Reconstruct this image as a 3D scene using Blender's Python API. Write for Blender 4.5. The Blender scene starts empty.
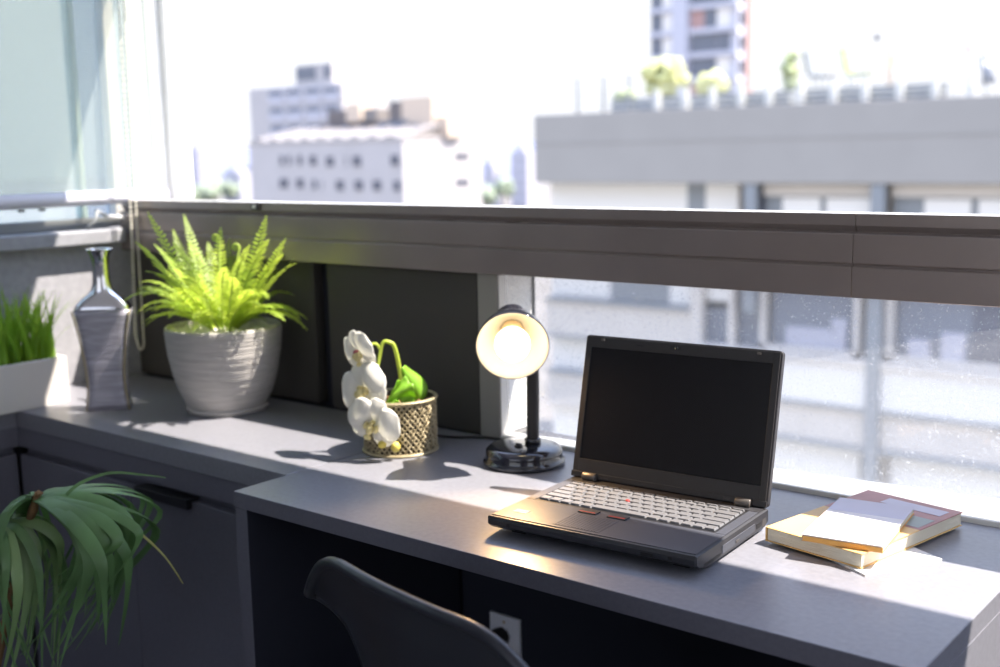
import bpy, math, random
from mathutils import Vector, Matrix
C = bpy.context.scene.collection
PI = math.pi
V = Vector
rnd = random.Random(7)

# ------------------------------------------------------------------ render look
sc = bpy.context.scene
sc.view_settings.view_transform = 'Standard'
sc.view_settings.look = 'None'
sc.view_settings.gamma = 1.0
sc.view_settings.exposure = 0.32
sc.view_settings.use_curve_mapping = False
sc.cycles.max_bounces = 10
sc.cycles.transparent_max_bounces = 16
sc.cycles.sample_clamp_indirect = 6.0

# ------------------------------------------------------------------ materials
def mat(name, col, rough=.5, metal=0., spec=.5, bump=0., bscale=200., mottle=0., mscale=20., stretch=None,
        emit=None, estr=0., coat=0., transl=0., tcol=None):
    m = bpy.data.materials.new(name); m.use_nodes = True
    nt = m.node_tree; N = nt.nodes; L = nt.links
    b = N['Principled BSDF']; out = N['Material Output']
    b.inputs['Base Color'].default_value = (*col, 1)
    b.inputs['Roughness'].default_value = rough
    b.inputs['Metallic'].default_value = metal
    b.inputs['Specular IOR Level'].default_value = spec
    if coat: b.inputs['Coat Weight'].default_value = coat; b.inputs['Coat Roughness'].default_value = .05
    if emit:
        b.inputs['Emission Color'].default_value = (*emit, 1); b.inputs['Emission Strength'].default_value = estr
    tc = N.new('ShaderNodeTexCoord'); mp = N.new('ShaderNodeMapping')
    L.new(tc.outputs['Object'], mp.inputs['Vector'])
    if stretch: mp.inputs['Scale'].default_value = stretch
    if mottle:
        n = N.new('ShaderNodeTexNoise'); n.inputs['Scale'].default_value = mscale; n.inputs['Detail'].default_value = 5
        L.new(mp.outputs['Vector'], n.inputs['Vector'])
        r = N.new('ShaderNodeValToRGB')
        r.color_ramp.elements[0].position = .3; r.color_ramp.elements[1].position = .7
        r.color_ramp.elements[0].color = (*[c * (1 - mottle) for c in col], 1)
        r.color_ramp.elements[1].color = (*[min(1, c * (1 + mottle)) for c in col], 1)
        L.new(n.outputs['Fac'], r.inputs['Fac']); L.new(r.outputs['Color'], b.inputs['Base Color'])
    if bump:
        n2 = N.new('ShaderNodeTexNoise'); n2.inputs['Scale'].default_value = bscale; n2.inputs['Detail'].default_value = 3
        L.new(mp.outputs['Vector'], n2.inputs['Vector'])
        bp = N.new('ShaderNodeBump'); bp.inputs['Strength'].default_value = bump; bp.inputs['Distance'].default_value = .002
        L.new(n2.outputs['Fac'], bp.inputs['Height']); L.new(bp.outputs['Normal'], b.inputs['Normal'])
    if transl:
        t = N.new('ShaderNodeBsdfTranslucent'); t.inputs['Color'].default_value = (*(tcol or col), 1)
        mx = N.new('ShaderNodeMixShader'); mx.inputs[0].default_value = transl
        L.new(b.outputs[0], mx.inputs[1]); L.new(t.outputs[0], mx.inputs[2]); L.new(mx.outputs[0], out.inputs['Surface'])
    return m

M = {}
M['laminate'] = mat('grey_laminate', (.200, .202, .232), .32, spec=.8, bump=.06, bscale=900, mottle=.10, mscale=120)
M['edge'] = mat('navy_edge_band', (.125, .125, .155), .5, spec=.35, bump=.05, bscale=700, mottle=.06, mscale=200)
M['cabinet'] = mat('navy_cabinet', (.140, .138, .170), .55, spec=.3, bump=.15, bscale=700, mottle=.08, mscale=300)
M['navywall_shade'] = mat('dark_wall_and_nook_shade', (.024, .026, .038), .7, spec=.2, bump=.1, bscale=300)
M['panel'] = mat('charcoal_panel', (.052, .049, .046), .6, spec=.3, bump=.08, bscale=300)
M['blackplastic'] = mat('black_plastic', (.012, .012, .014), .4)
M['rail'] = mat('brown_aluminium', (.315, .268, .250), .26, metal=.45, spec=.5, bump=.03, bscale=60, mottle=.06, mscale=8)
M['railtop_glare'] = mat('rail_top_highlight', (.66, .65, .63), .3, metal=.3, spec=.6)  # pale tone carries the bright sky highlight on the rail's top faces
M['seam'] = mat('dark_seam', (.012, .011, .011), .8, spec=.1)
M['pillar'] = mat('grey_post', (.26, .25, .235), .5, spec=.4)
M['white'] = mat('white_paint', (.80, .79, .76), .45, bump=.03, bscale=80)
M['whiteframe'] = mat('white_frame', (.85, .86, .88), .35)
M['wall'] = mat('interior_wall', (.46, .46, .48), .85, spec=.2, bump=.25, bscale=350, mottle=.08, mscale=60)
M['leftwall'] = mat('grey_plaster', (.30, .30, .33), .85, spec=.2, bump=.3, bscale=350, mottle=.1, mscale=60)
M['ceiling'] = mat('ceiling_paint', (.72, .72, .73), .9, spec=.1, bump=.05, bscale=100)
M['floor'] = mat('floor_boards', (.16, .15, .14), .5, mottle=.3, mscale=6, stretch=(1, 8, 1))
M['sill'] = mat('stone_sill', (.27, .275, .30), .6, bump=.1, bscale=150, mottle=.1, mscale=60)
M['ceramicpot'] = mat('grey_ribbed_ceramic', (.42, .40, .385), .75, spec=.3, bump=.9, bscale=55, stretch=(.5, .5, 6), mottle=.12, mscale=30)
M['gravel'] = mat('white_gravel', (.78, .75, .66), .8, bump=.2, bscale=300, mottle=.15, mscale=90)
M['soil'] = mat('dark_soil', (.06, .045, .03), .95, bump=.5, bscale=200, mottle=.4, mscale=80)
M['fern'] = mat('fern_leaf', (.30, .42, .06), .45, spec=.4, transl=.5, tcol=(.66, .80, .10), mottle=.25, mscale=18)
M['fernstem'] = mat('fern_stem', (.38, .50, .08), .5, transl=.2)
M['grass'] = mat('grass_blade', (.22, .40, .05), .5, spec=.4, transl=.4, tcol=(.55, .80, .08), mottle=.4, mscale=14)
M['planter'] = mat('pale_planter', (.62, .59, .56), .7, bump=.2, bscale=300)
M['dracena'] = mat('long_leaf', (.105, .20, .075), .38, spec=.5, transl=.15, tcol=(.2, .4, .1), mottle=.35, mscale=9)
M['dracena2'] = mat('pale_leaf', (.20, .31, .125), .38, spec=.5, transl=.15, tcol=(.3, .5, .15), mottle=.25, mscale=9)
M['yellowleaf'] = mat('yellowing_leaf', (.36, .34, .09), .5, transl=.2)
M['bark'] = mat('brown_stem', (.16, .09, .035), .8, bump=.5, bscale=120, mottle=.3, mscale=60)
M['terracotta'] = mat('clay_pot', (.25, .12, .08), .8)
M['vasebody'] = mat('brushed_vase', (.36, .35, .42), .38, metal=.3, bump=.5, bscale=30, stretch=(1, 1, 9), mottle=.30, mscale=16)
M['chrome'] = mat('mirror_chrome', (.74, .74, .78), .10, metal=1.)
M['gold'] = mat('brass_edge', (.50, .42, .28), .35, metal=.7)
M['weave'] = mat('woven_brass', (.36, .30, .185), .45, metal=.2, bump=.2, bscale=300, mottle=.2, mscale=60)
M['liner'] = mat('dark_liner', (.030, .022, .012), .8)
M['petal'] = mat('white_petal', (.86, .85, .82), .5, spec=.3, transl=.35, tcol=(.9, .88, .78))
M['petaly'] = mat('cream_petal', (.82, .78, .50), .5, transl=.3)
M['lip'] = mat('yellow_lip', (.80, .68, .32), .5, transl=.2, mottle=.3, mscale=70)
M['throat'] = mat('purple_throat', (.35, .06, .12), .5)
M['stem'] = mat('lime_stem', (.42, .52, .06), .45, transl=.2)
M['leaf'] = mat('bright_leaf', (.25, .48, .045), .4, spec=.5, transl=.4, tcol=(.5, .8, .08), bump=.3, bscale=120, mottle=.2, mscale=30)
M['budy'] = mat('yellow_bud', (.62, .50, .10), .5, mottle=.2, mscale=80)
M['lampblack'] = mat('glossy_navy_black', (.012, .013, .022), .12, spec=.6, coat=.6)
M['lampstem'] = mat('matt_black_stem', (.020, .018, .020), .45, bump=.2, bscale=300)
M['shadein'] = mat('cream_shade_lining', (.50, .47, .42), .5)
M['socket'] = mat('beige_socket', (.55, .42, .26), .45)
M['bulb'] = mat('lit_bulb', (1, .95, .85), .3, emit=(1, .80, .50), estr=9)
M['rubber'] = mat('black_rubber', (.010, .010, .011), .6)
M['laptop'] = mat('laptop_black', (.030, .030, .035), .42, spec=.5, bump=.06, bscale=1200)
M['palm'] = mat('palm_rest', (.058, .062, .078), .40, spec=.5, bump=.06, bscale=1500)
M['key'] = mat('key_cap', (.14, .14, .15), .32, spec=.8)
M['bezel'] = mat('screen_bezel', (.026, .025, .027), .40, spec=.5)
M['screen'] = mat('dark_screen', (.010, .010, .012), .18, spec=.5)
M['hinge'] = mat('hinge_metal', (.12, .11, .105), .4, metal=.5)
M['red'] = mat('red_stripe', (.35, .02, .02), .5)
M['sticker'] = mat('sticker_blue', (.10, .25, .50), .4)
M['paperwhite'] = mat('white_paper', (.80, .80, .80), .6)
M['pages'] = mat('cream_pages', (.78, .72, .58), .85, bump=.8, bscale=90, stretch=(.3, .3, 18))
M['coverorange'] = mat('orange_cover', (.80, .52, .20), .45, mottle=.06, mscale=12)
M['coverred'] = mat('red_cover', (.42, .16, .15), .4, mottle=.15, mscale=20)
M['covergreen'] = mat('grey_green_cover', (.30, .34, .32), .4)
M['coverpale'] = mat('pale_cover', (.78, .72, .74), .35, mottle=.05, mscale=15)
M['lilac_shade_print'] = mat('lilac_shade_and_print', (.56, .52, .66), .35)
M['spineorange'] = mat('orange_edge', (.82, .42, .10), .5)
M['chair'] = mat('navy_shell', (.024, .026, .036), .30, spec=.5)
M['chairleg'] = mat('dark_leg', (.05, .04, .03), .5)
M['plate'] = mat('pale_plate', (.80, .80, .85), .4)
M['plugbeige'] = mat('beige_plug', (.60, .48, .30), .5)
M['fabricbar'] = mat('bar_lavender', (.58, .58, .66), .35)
M['chain'] = mat('ivory_beads', (.74, .71, .60), .4)
M['teal'] = mat('teal_frame', (.45, .58, .58), .5)
# exterior
M['extgrey'] = mat('grey_cladding', (.305, .285, .262), .7, mottle=.03, mscale=.7)
M['extjoint'] = mat('joint_grey', (.265, .248, .228), .8)
M['extpale'] = mat('pale_concrete', (.56, .51, .46), .8, mottle=.05, mscale=.6)
M['extwhite'] = mat('white_render', (.43, .405, .40), .8, mottle=.04, mscale=.3)
M['extdark'] = mat('dark_opening', (.07, .075, .10), .5)
M['extglass'] = mat('pale_glazing', (.70, .67, .63), .25, spec=.5)
M['extblue'] = mat('blue_glazing', (.13, .145, .18), .2, spec=.6)
M['extcol'] = mat('steel_column', (.22, .235, .25), .5)
M['extsteel'] = mat('pale_steel', (.62, .61, .57), .5)
M['extbeige'] = mat('beige_render', (.58, .47, .37), .8)
M['extroof'] = mat('sheet_roof', (.20, .18, .168), .6)
M['extbrowngrey'] = mat('brown_grey_roof', (.15, .13, .125), .8)  # brown-grey of the rooftop plant rooms
M['exttower'] = mat('tower_cladding', (.47, .47, .53), .6)
M['extbrick'] = mat('red_brick', (.40, .25, .23), .8)
M['extlilac'] = mat('haze_tinted_render', (.30, .30, .37), .9)  # lilac haze of the distance painted into the wall colour
M['extfar'] = mat('far_render', (.40, .39, .44), .9)  # slight haze tint mixed into this colour for the far walls
M['extgreen'] = mat('park_trees', (.24, .28, .20), .9, mottle=.3, mscale=.02)
M['extyellow'] = mat('yellow_green_shrub', (.55, .55, .25), .7, mottle=.3, mscale=4)
M['extolive'] = mat('olive_shrub', (.34, .38, .20), .8, mottle=.3, mscale=4)
M['exthill'] = mat('haze_blue_hills', (.17, .18, .26), .95, mottle=.15, mscale=.004)  # bluish distance haze put into the hill colour
M['ground'] = mat('city_ground', (.15, .138, .125), .9, mottle=.2, mscale=.05)

def glass_mat(name, tint, dirt, dcol, scale=240, speck=.6):
    """window pane: clear glass with a dusty film"""
    m = bpy.data.materials.new(name); m.use_nodes = True
    nt = m.node_tree; N = nt.nodes; L = nt.links; N.remove(N['Principled BSDF'])
    out = N['Material Output']
    tr = N.new('ShaderNodeBsdfTransparent'); tr.inputs[0].default_value = (*tint, 1)
    gl = N.new('ShaderNodeBsdfGlossy'); gl.inputs['Roughness'].default_value = .03
    fr = N.new('ShaderNodeFresnel'); fr.inputs[0].default_value = 1.45
    mul = N.new('ShaderNodeMath'); mul.operation = 'MULTIPLY'; mul.inputs[1].default_value = .5
    L.new(fr.outputs[0], mul.inputs[0])
    mx = N.new('ShaderNodeMixShader'); L.new(mul.outputs[0], mx.inputs[0]); L.new(tr.outputs[0], mx.inputs[1]); L.new(gl.outputs[0], mx.inputs[2])
    df = N.new('ShaderNodeBsdfDiffuse'); df.inputs[0].default_value = (*dcol, 1)
    tl = N.new('ShaderNodeBsdfTranslucent'); tl.inputs[0].default_value = (*dcol, 1)
    dm = N.new('ShaderNodeMixShader'); dm.inputs[0].default_value = .6; L.new(df.outputs[0], dm.inputs[1]); L.new(tl.outputs[0], dm.inputs[2])
    tc = N.new('ShaderNodeTexCoord')
    n = N.new('ShaderNodeTexNoise'); n.inputs['Scale'].default_value = scale; n.inputs['Detail'].default_value = 2
    n2 = N.new('ShaderNodeTexNoise'); n2.inputs['Scale'].default_value = 5; n2.inputs['Detail'].default_value = 3
    L.new(tc.outputs['Object'], n.inputs['Vector']); L.new(tc.outputs['Object'], n2.inputs['Vector'])
    mr = N.new('ShaderNodeMapRange'); mr.inputs[1].default_value = .60; mr.inputs[2].default_value = .72; mr.inputs[3].default_value = 0; mr.inputs[4].default_value = speck
    L.new(n.outputs['Fac'], mr.inputs[0])
    mm = N.new('ShaderNodeMath'); mm.operation = 'MULTIPLY'; L.new(mr.outputs[0], mm.inputs[0]); L.new(n2.outputs['Fac'], mm.inputs[1])
    ad = N.new('ShaderNodeMath'); ad.operation = 'ADD'; ad.use_clamp = True; ad.inputs[1].default_value = dirt; L.new(mm.outputs[0], ad.inputs[0])
    m2 = N.new('ShaderNodeMixShader'); L.new(ad.outputs[0], m2.inputs[0]); L.new(mx.outputs[0], m2.inputs[1]); L.new(dm.outputs[0], m2.inputs[2])
    L.new(m2.outputs[0], out.inputs['Surface'])
    return m
M['dustyglass'] = glass_mat('dusty_glass', (.96, .965, .97), .10, (.9, .9, .9))
M['tealglass'] = glass_mat('teal_glass', (.90, .95, .95), .20, (.8, .9, .9), speck=0.)
M['greyglass'] = glass_mat('blue_grey_glass', (.66, .74, .82), .10, (.8, .85, .9), speck=0.)
def fabric_mat():
    m = bpy.data.materials.new('screen_fabric'); m.use_nodes = True
    nt = m.node_tree; N = nt.nodes; L = nt.links; N.remove(N['Principled BSDF'])
    tr = N.new('ShaderNodeBsdfTransparent'); tr.inputs[0].default_value = (1., .985, .93, 1)
    df = N.new('ShaderNodeBsdfDiffuse'); df.inputs[0].default_value = (.40, .45, .47, 1)
    tl = N.new('ShaderNodeBsdfTranslucent'); tl.inputs[0].default_value = (.60, .68, .70, 1)
    a = N.new('ShaderNodeMixShader'); a.inputs[0].default_value = .5; L.new(df.outputs[0], a.inputs[1]); L.new(tl.outputs[0], a.inputs[2])
    b = N.new('ShaderNodeMixShader'); b.inputs[0].default_value = .34; L.new(tr.outputs[0], b.inputs[1]); L.new(a.outputs[0], b.inputs[2])
    L.new(b.outputs[0], N['Material Output'].inputs['Surface'])
    return m
M['fabric'] = fabric_mat()

# ------------------------------------------------------------------ mesh building
class MB:
    def __init__(s): s.v = []; s.f = []; s.m = []; s.sm = []
    def add(s, vs, fs, mi=0, smooth=False, T=None):
        o = len(s.v)
        for p in vs:
            p = V(p); s.v.append(T @ p if T else p)
        for f in fs: s.f.append([o + i for i in f]); s.m.append(mi); s.sm.append(smooth)
    def box(s, x0, x1, y0, y1, z0, z1, mi=0, T=None):
        vs = [(x0, y0, z0), (x1, y0, z0), (x1, y1, z0), (x0, y1, z0), (x0, y0, z1), (x1, y0, z1), (x1, y1, z1), (x0, y1, z1)]
        s.add(vs, [(0, 3, 2, 1), (4, 5, 6, 7), (0, 1, 5, 4), (1, 2, 6, 5), (2, 3, 7, 6), (3, 0, 4, 7)], mi, False, T)
        return s
    def prism(s, poly, z0, z1, mi=0, T=None):
        n = len(poly)
        vs = [(x, y, z0) for x, y in poly] + [(x, y, z1) for x, y in poly]
        fs = [tuple(range(n - 1, -1, -1)), tuple(range(n, 2 * n))] + [(i, (i + 1) % n, n + (i + 1) % n, n + i) for i in range(n)]
        s.add(vs, fs, mi, False, T); return s
    def lathe(s, prof, n=40, T=None, mi=0, smooth=True, sx=1., sy=1., caps=True):
        vs = []; fs = []; k = len(prof)
        for r, z in prof:
            for i in range(n):
                a = 2 * PI * i / n; vs.append((r * math.cos(a) * sx, r * math.sin(a) * sy, z))
        for j in range(k - 1):
            for i in range(n):
                fs.append((j * n + i, j * n + (i + 1) % n, (j + 1) * n + (i + 1) % n, (j + 1) * n + i))
        if caps and prof[0][0] > 1e-5: fs.append(tuple(range(n - 1, -1, -1)))
        if caps and prof[-1][0] > 1e-5: fs.append(tuple((k - 1) * n + i for i in range(n)))
        s.add(vs, fs, mi, smooth, T); return s
    def tube(s, pts, rad, n=8, mi=0, T=None, closed=False):
        pts = [V(p) for p in pts]; k = len(pts)
        if not isinstance(rad, (list, tuple)): rad = [rad] * k
        vs = []; fs = []; prev = None
        for i, p in enumerate(pts):
            if closed: t = pts[(i + 1) % k] - pts[i - 1]
            else: t = pts[min(i + 1, k - 1)] - pts[max(i - 1, 0)]
            t.normalize()
            if prev is None:
                a = V((0, 0, 1)) if abs(t.z) < .9 else V((1, 0, 0))
                u = t.cross(a).normalized()
            else:
                u = (prev - t * prev.dot(t)).normalized()
            prev = u; w = t.cross(u)
            for j in range(n):
                an = 2 * PI * j / n; vs.append(p + (u * math.cos(an) + w * math.sin(an)) * rad[i])
        for i in range(k if closed else k - 1):
            i2 = (i + 1) % k
            for j in range(n): fs.append((i * n + j, i * n + (j + 1) % n, i2 * n + (j + 1) % n, i2 * n + j))
        if not closed: fs.append(tuple(range(n - 1, -1, -1))); fs.append(tuple((k - 1) * n + j for j in range(n)))
        s.add(vs, fs, mi, True, T); return s
    def ribbon(s, pts, wid, side=None, fold=.25, mi=0):
        """leaf blade: three verts across, V-folded"""
        pts = [V(p) for p in pts]; k = len(pts); vs = []; fs = []; last = None
        for i, p in enumerate(pts):
            t = (pts[min(i + 1, k - 1)] - pts[max(i - 1, 0)]).normalized()
            if side is not None: sd = (V(side) - t * V(side).dot(t))
            else: sd = t.cross(V((0, 0, 1)))
            if sd.length < 1e-3: sd = last or V((1, 0, 0))
            sd.normalize()
            if last is not None and sd.dot(last) < 0: sd = -sd
            last = sd
            nrm = sd.cross(t); w = wid[i]
            vs += [p - sd * w + nrm * w * fold, p, p + sd * w + nrm * w * fold]
        for i in range(k - 1):
            a = i * 3; b = a + 3
            fs += [(a, a + 1, b + 1, b), (a + 1, a + 2, b + 2, b + 1)]
        s.add(vs, fs, mi, True); return s
    def grid(s, fn, nu, nv, mi=0, smooth=True, T=None, mfn=None, wrap=False):
        vs = [fn(i / nu, j / nv) for j in range(nv + 1) for i in range(nu + 1)]
        o = len(s.v)
        for p in vs: s.v.append(T @ V(p) if T else V(p))
        for j in range(nv):
            for i in range(nu):
                a = o + j * (nu + 1) + i
                s.f.append([a, a + 1, a + nu + 2, a + nu + 1]); s.m.append(mfn((i + .5) / nu, (j + .5) / nv) if mfn else mi); s.sm.append(smooth)
        return s
    def blob(s, c, r, n=8, m=6, jit=.0, mi=0, sc3=(1, 1, 1), T=None):
        vs = [V((0, 0, -1))]; 
        for j in range(1, m):
            th = PI * j / m
            for i in range(n):
                a = 2 * PI * i / n; vs.append(V((math.sin(th) * math.cos(a), math.sin(th) * math.sin(a), -math.cos(th))))
        vs.append(V((0, 0, 1)))
        vs = [V(c) + V((p.x * sc3[0], p.y * sc3[1], p.z * sc3[2])) * r * (1 + rnd.uniform(-jit, jit)) for p in vs]
        fs = [(0, 1 + (i + 1) % n, 1 + i) for i in range(n)]
        for j in range(m - 2):
            for i in range(n):
                a = 1 + j * n; fs.append((a + i, a + (i + 1) % n, a + n + (i + 1) % n, a + n + i))
        a = 1 + (m - 2) * n; top = len(vs) - 1
        fs += [(a + i, a + (i + 1) % n, top) for i in range(n)]
        s.add(vs, fs, mi, True, T); return s
    def build(s, name, mats, parent=None, bevel=0., seg=2, world=True, solid=0., subd=0):
        me = bpy.data.meshes.new(name)
        off = V((0, 0, 0))
        if parent is not None and world:
            q = parent
            while q is not None: off += q.location; q = q.parent
        me.from_pydata([tuple(p - off) for p in s.v], [], s.f); me.update()
        if not isinstance(mats, (list, tuple)): mats = [mats]
        for m_ in mats: me.materials.append(M[m_] if isinstance(m_, str) else m_)
        me.polygons.foreach_set('material_index', s.m); me.polygons.foreach_set('use_smooth', s.sm)
        o = bpy.data.objects.new(name, me); C.objects.link(o)
        if parent is not None: o.parent = parent
        if subd:
            sd = o.modifiers.new('sub', 'SUBSURF'); sd.levels = subd; sd.render_levels = subd
        if solid:
            so = o.modifiers.new('solid', 'SOLIDIFY'); so.thickness = solid; so.offset = 0
        if bevel:
            bv = o.modifiers.new('bevel', 'BEVEL'); bv.width = bevel; bv.segments = seg; bv.limit_method = 'ANGLE'; bv.angle_limit = math.radians(40)
            bv.harden_normals = False
        return o

def tag(o, label=None, cat=None, group=None, kind=None):
    if label: o['label'] = label
    if cat: o['category'] = cat
    if group: o['group'] = group
    if kind: o['kind'] = kind
    return o
def thing(name, label, cat, loc=(0, 0, 0), rotz=0., group=None):
    o = bpy.data.objects.new(name, None); o.empty_display_size = .05; C.objects.link(o)
    o.location = loc; o.rotation_euler = (0, 0, rotz)
    return tag(o, label, cat, group)
def struct(name, mb, mats, bevel=0., label=None, cat=None):
    o = mb.build(name, mats, None, bevel)
    return tag(o, label, cat, None, 'structure')
def bx(*a): return MB().box(*a)
def copy_tree(o, parent=None):
    c = o.copy(); C.objects.link(c); c.parent = parent
    for ch in list(o.children): copy_tree(ch, c)
    return c
def TR(loc=(0, 0, 0), rz=0., rx=0., ry=0.):
    return Matrix.Translation(V(loc)) @ Matrix.Rotation(rz, 4, 'Z') @ Matrix.Rotation(ry, 4, 'Y') @ Matrix.Rotation(rx, 4, 'X')
def frame(loc, z, up=(0, 0, 1)):
    z = V(z).normalized(); x = V(up).cross(z).normalized(); y = z.cross(x)
    return Matrix(((x.x, y.x, z.x, loc[0]), (x.y, y.y, z.y, loc[1]), (x.z, y.z, z.z, loc[2]), (0, 0, 0, 1)))
def cr(pts, n=6):
    """smooth curve through points"""
    P = [V(p) for p in pts]; out = []
    for i in range(len(P) - 1):
        a = P[max(i - 1, 0)]; b = P[i]; c = P[i + 1]; d = P[min(i + 2, len(P) - 1)]
        for k in range(n):
            t = k / n
            out.append(.5 * ((2 * b) + (c - a) * t + (2 * a - 5 * b + 4 * c - d) * t * t + (3 * b - a - 3 * c + d) * t ** 3))
    out.append(P[-1]); return out

# ================================================================== THE ROOM
DZ = .75                       # desk and counter height
LW = -2.58                     # left wall plane
FY = 1.69                      # front (window) wall plane
RX = 1.50                      # right wall plane
BY = -2.2                      # rear wall plane
CH = 2.45                      # ceiling
struct('floor', bx(LW - .1, RX + .1, BY - .1, 1.86, -.06, 0), 'floor')
struct('ceiling', bx(LW - .1, RX + .1, BY - .1, 1.86, CH, CH + .08), 'ceiling')
w = MB(); w.box(RX, RX + .1, BY, 1.85, 0, .85); w.box(RX, RX + .1, BY, 1.85, 2.25, CH); w.box(RX, RX + .1, 1.70, 1.85, .85, 2.25); w.box(RX, RX + .1, BY, -.9, .85, 2.25)  # unseen side opening added to let sky light fill the room
struct('wall_right', w, 'wall')
w = MB(); w.box(LW - .1, RX + .1, BY - .1, BY, 0, .90); w.box(LW - .1, RX + .1, BY - .1, BY, 2.2, CH); w.box(LW - .1, -1.6, BY - .1, BY, .9, 2.2); w.box(.7, RX + .1, BY - .1, BY, .9, 2.2)  # unseen rear opening, added so sky light reaches the desk and cabinet fronts
struct('wall_rear', w, 'wall')
# left wall with the window opening above the ledge
w = MB()
w.box(LW - .1, LW, BY, 1.84, 0, 1.09)
w.box(LW - .1, LW, BY, -.60, 1.09, CH)
w.box(LW - .1, LW, -.60, 1.84, 2.20, CH)
struct('wall_left', w, 'leftwall')
w = MB(); w.box(LW - .12, LW + .038, -.60, 1.665, 1.0925, 1.127)
struct('trim_1', w, 'sill', .004, 'grey stone ledge along the bottom of the left window', 'ledge')
# front wall: parapet under the rail plus the dark infill panels, header above
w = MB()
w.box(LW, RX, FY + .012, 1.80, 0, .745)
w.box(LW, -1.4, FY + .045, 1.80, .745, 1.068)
struct('wall_front', w, ['navywall_shade'])
w = MB(); w.box(LW - .1, RX, 1.74, 1.84, 2.03, CH)
struct('wall_front_header', w, ['wall'])
w = MB(); w.box(LW, -1.905, FY + .015, FY + .044, .751, 1.068)
struct('trim_2', w, 'panel', .003, 'dark panel below the rail behind the fern', 'panel')
w = MB(); w.box(-1.845, -1.425, FY, FY + .044, .751, 1.068)
struct('trim_3', w, 'panel', .003, 'dark panel below the rail behind the orchid', 'panel')
# grey post, its lit return and the pane beside it
w = MB(); w.box(-1.4245, -1.376, FY, 1.80, .746, 1.068)
struct('trim_4', w, ['pillar'], .002, 'grey upright post behind the lamp', 'post')
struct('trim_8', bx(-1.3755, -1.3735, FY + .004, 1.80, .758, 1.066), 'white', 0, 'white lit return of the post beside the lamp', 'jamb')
# white inner window board, wedge-shaped in plan: the pane stands a little askew to the desk
w = MB()
w.prism([(-1.3755, FY + .001), (RX, FY + .001), (RX, 1.998), (-1.3755, 1.7205)], .7455, .7570)
struct('trim_5', w, ['white'], .0015, 'white window board behind the desk', 'window board')
g = MB(); g.prism([(-1.373, 1.712), (RX, 1.989), (RX, 1.995), (-1.373, 1.718)], .758, 1.068)
w2 = struct('window_2', g, ['dustyglass'], 0, 'low dusty window pane under the rail', 'window')
bx(-1.3733, -1.3690, 1.796, 1.800, .758, 1.068).build('gasket', 'rubber', w2)
# the handrail beam: three profiled faces, joint, latch
w = MB()
P = [(1.672, 1.0705), (1.690, 1.0695), (1.822, 1.0695), (1.822, 1.190), (1.690, 1.1965), (1.682, 1.1960),
     (1.682, 1.1780), (1.688, 1.1690), (1.674, 1.1660), (1.674, 1.1225), (1.677, 1.1205), (1.677, 1.1185), (1.672, 1.1165)]
def rail(x0, x1):
    n = len(P); vs = [(x0, y, z) for y, z in P] + [(x1, y, z) for y, z in P]
    fs = [tuple(range(n)), tuple(range(2 * n - 1, n - 1, -1))] + [(i, n + i, n + (i + 1) % n, (i + 1) % n) for i in range(n)]
    return vs, fs
for a_, b_ in ((LW, -.6769), (-.6761, RX)):
    w.add(*rail(a_, b_))
    w.m[-11 + 1] = 1; w.m[-11 + 2] = 1
struct('trim_6', w, ['rail', 'railtop_glare'], .0012, 'broad brown metal rail across the window', 'rail')
t = thing('rail_latch', 'small black square latch on the rail above the fern', 'latch', (-2.055, 1.6755, 1.186))
bx(-2.066, -2.044, 1.6745, 1.6818, 1.178, 1.1945).build('latch_body', 'blackplastic', t, .001)
bx(-2.059, -2.051, 1.672, 1.6744, 1.183, 1.190).build('latch_button', 'whiteframe', t, .0005)
# white corner post between the two windows
w = MB(); w.box(LW - .07, LW - .0, 1.846, 1.905, 1.19, CH); w.box(LW - .07, LW - .03, 1.70, 1.846, 2.2, CH)
struct('trim_7', w, ['whiteframe'], .003, 'white corner post beside the left window', 'post')
# left window: frame, mullions, two overlapping panes
w = MB()
fx0, fx1 = LW - .075, LW - .035
w.box(fx0, fx1, -.60, 1.845, 2.15, 2.199)
w.box(fx0, fx1, 1.688, 1.718, 1.1535, 2.15); w.box(fx0, fx1, 1.752, 1.768, 1.1535, 2.15); w.box(fx0 + .01, fx1, 1.776, 1.800, 1.1535, 2.15); w.box(fx0, fx1 + .01, 1.808, 1.845, 1.1535, 2.15)
w.box(fx0, fx1, .30, .36, 1.1535, 2.15); w.box(fx0, fx1, -.60, -.55, 1.1535, 2.15)
wf = struct('window_1', w, ['whiteframe'], .002, 'white framed left window behind the roller blind', 'window')
MB().box(fx0, fx1, -.60, 1.845, 1.1275, 1.153).build('bottom_rail', 'extcol', wf, .002)
g = MB(); g.box(LW - .058, LW - .054, -.55, 1.597, 1.1535, 2.15); g.build('pane', 'tealglass', wf)
g = MB(); g.box(LW - .068, LW - .064, 1.612, 1.690, 1.1535, 2.15); g.build('pane', 'greyglass', wf)
g = MB(); g.box(LW - .058, LW - .054, 1.718, 1.752, 1.1535, 2.15); g.build('pane', 'tealglass', wf)
g = MB(); g.box(LW - .073, LW - .040, 1.598, 1.612, 1.1535, 2.15); g.build('mullion', 'teal', wf, .002)

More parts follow.
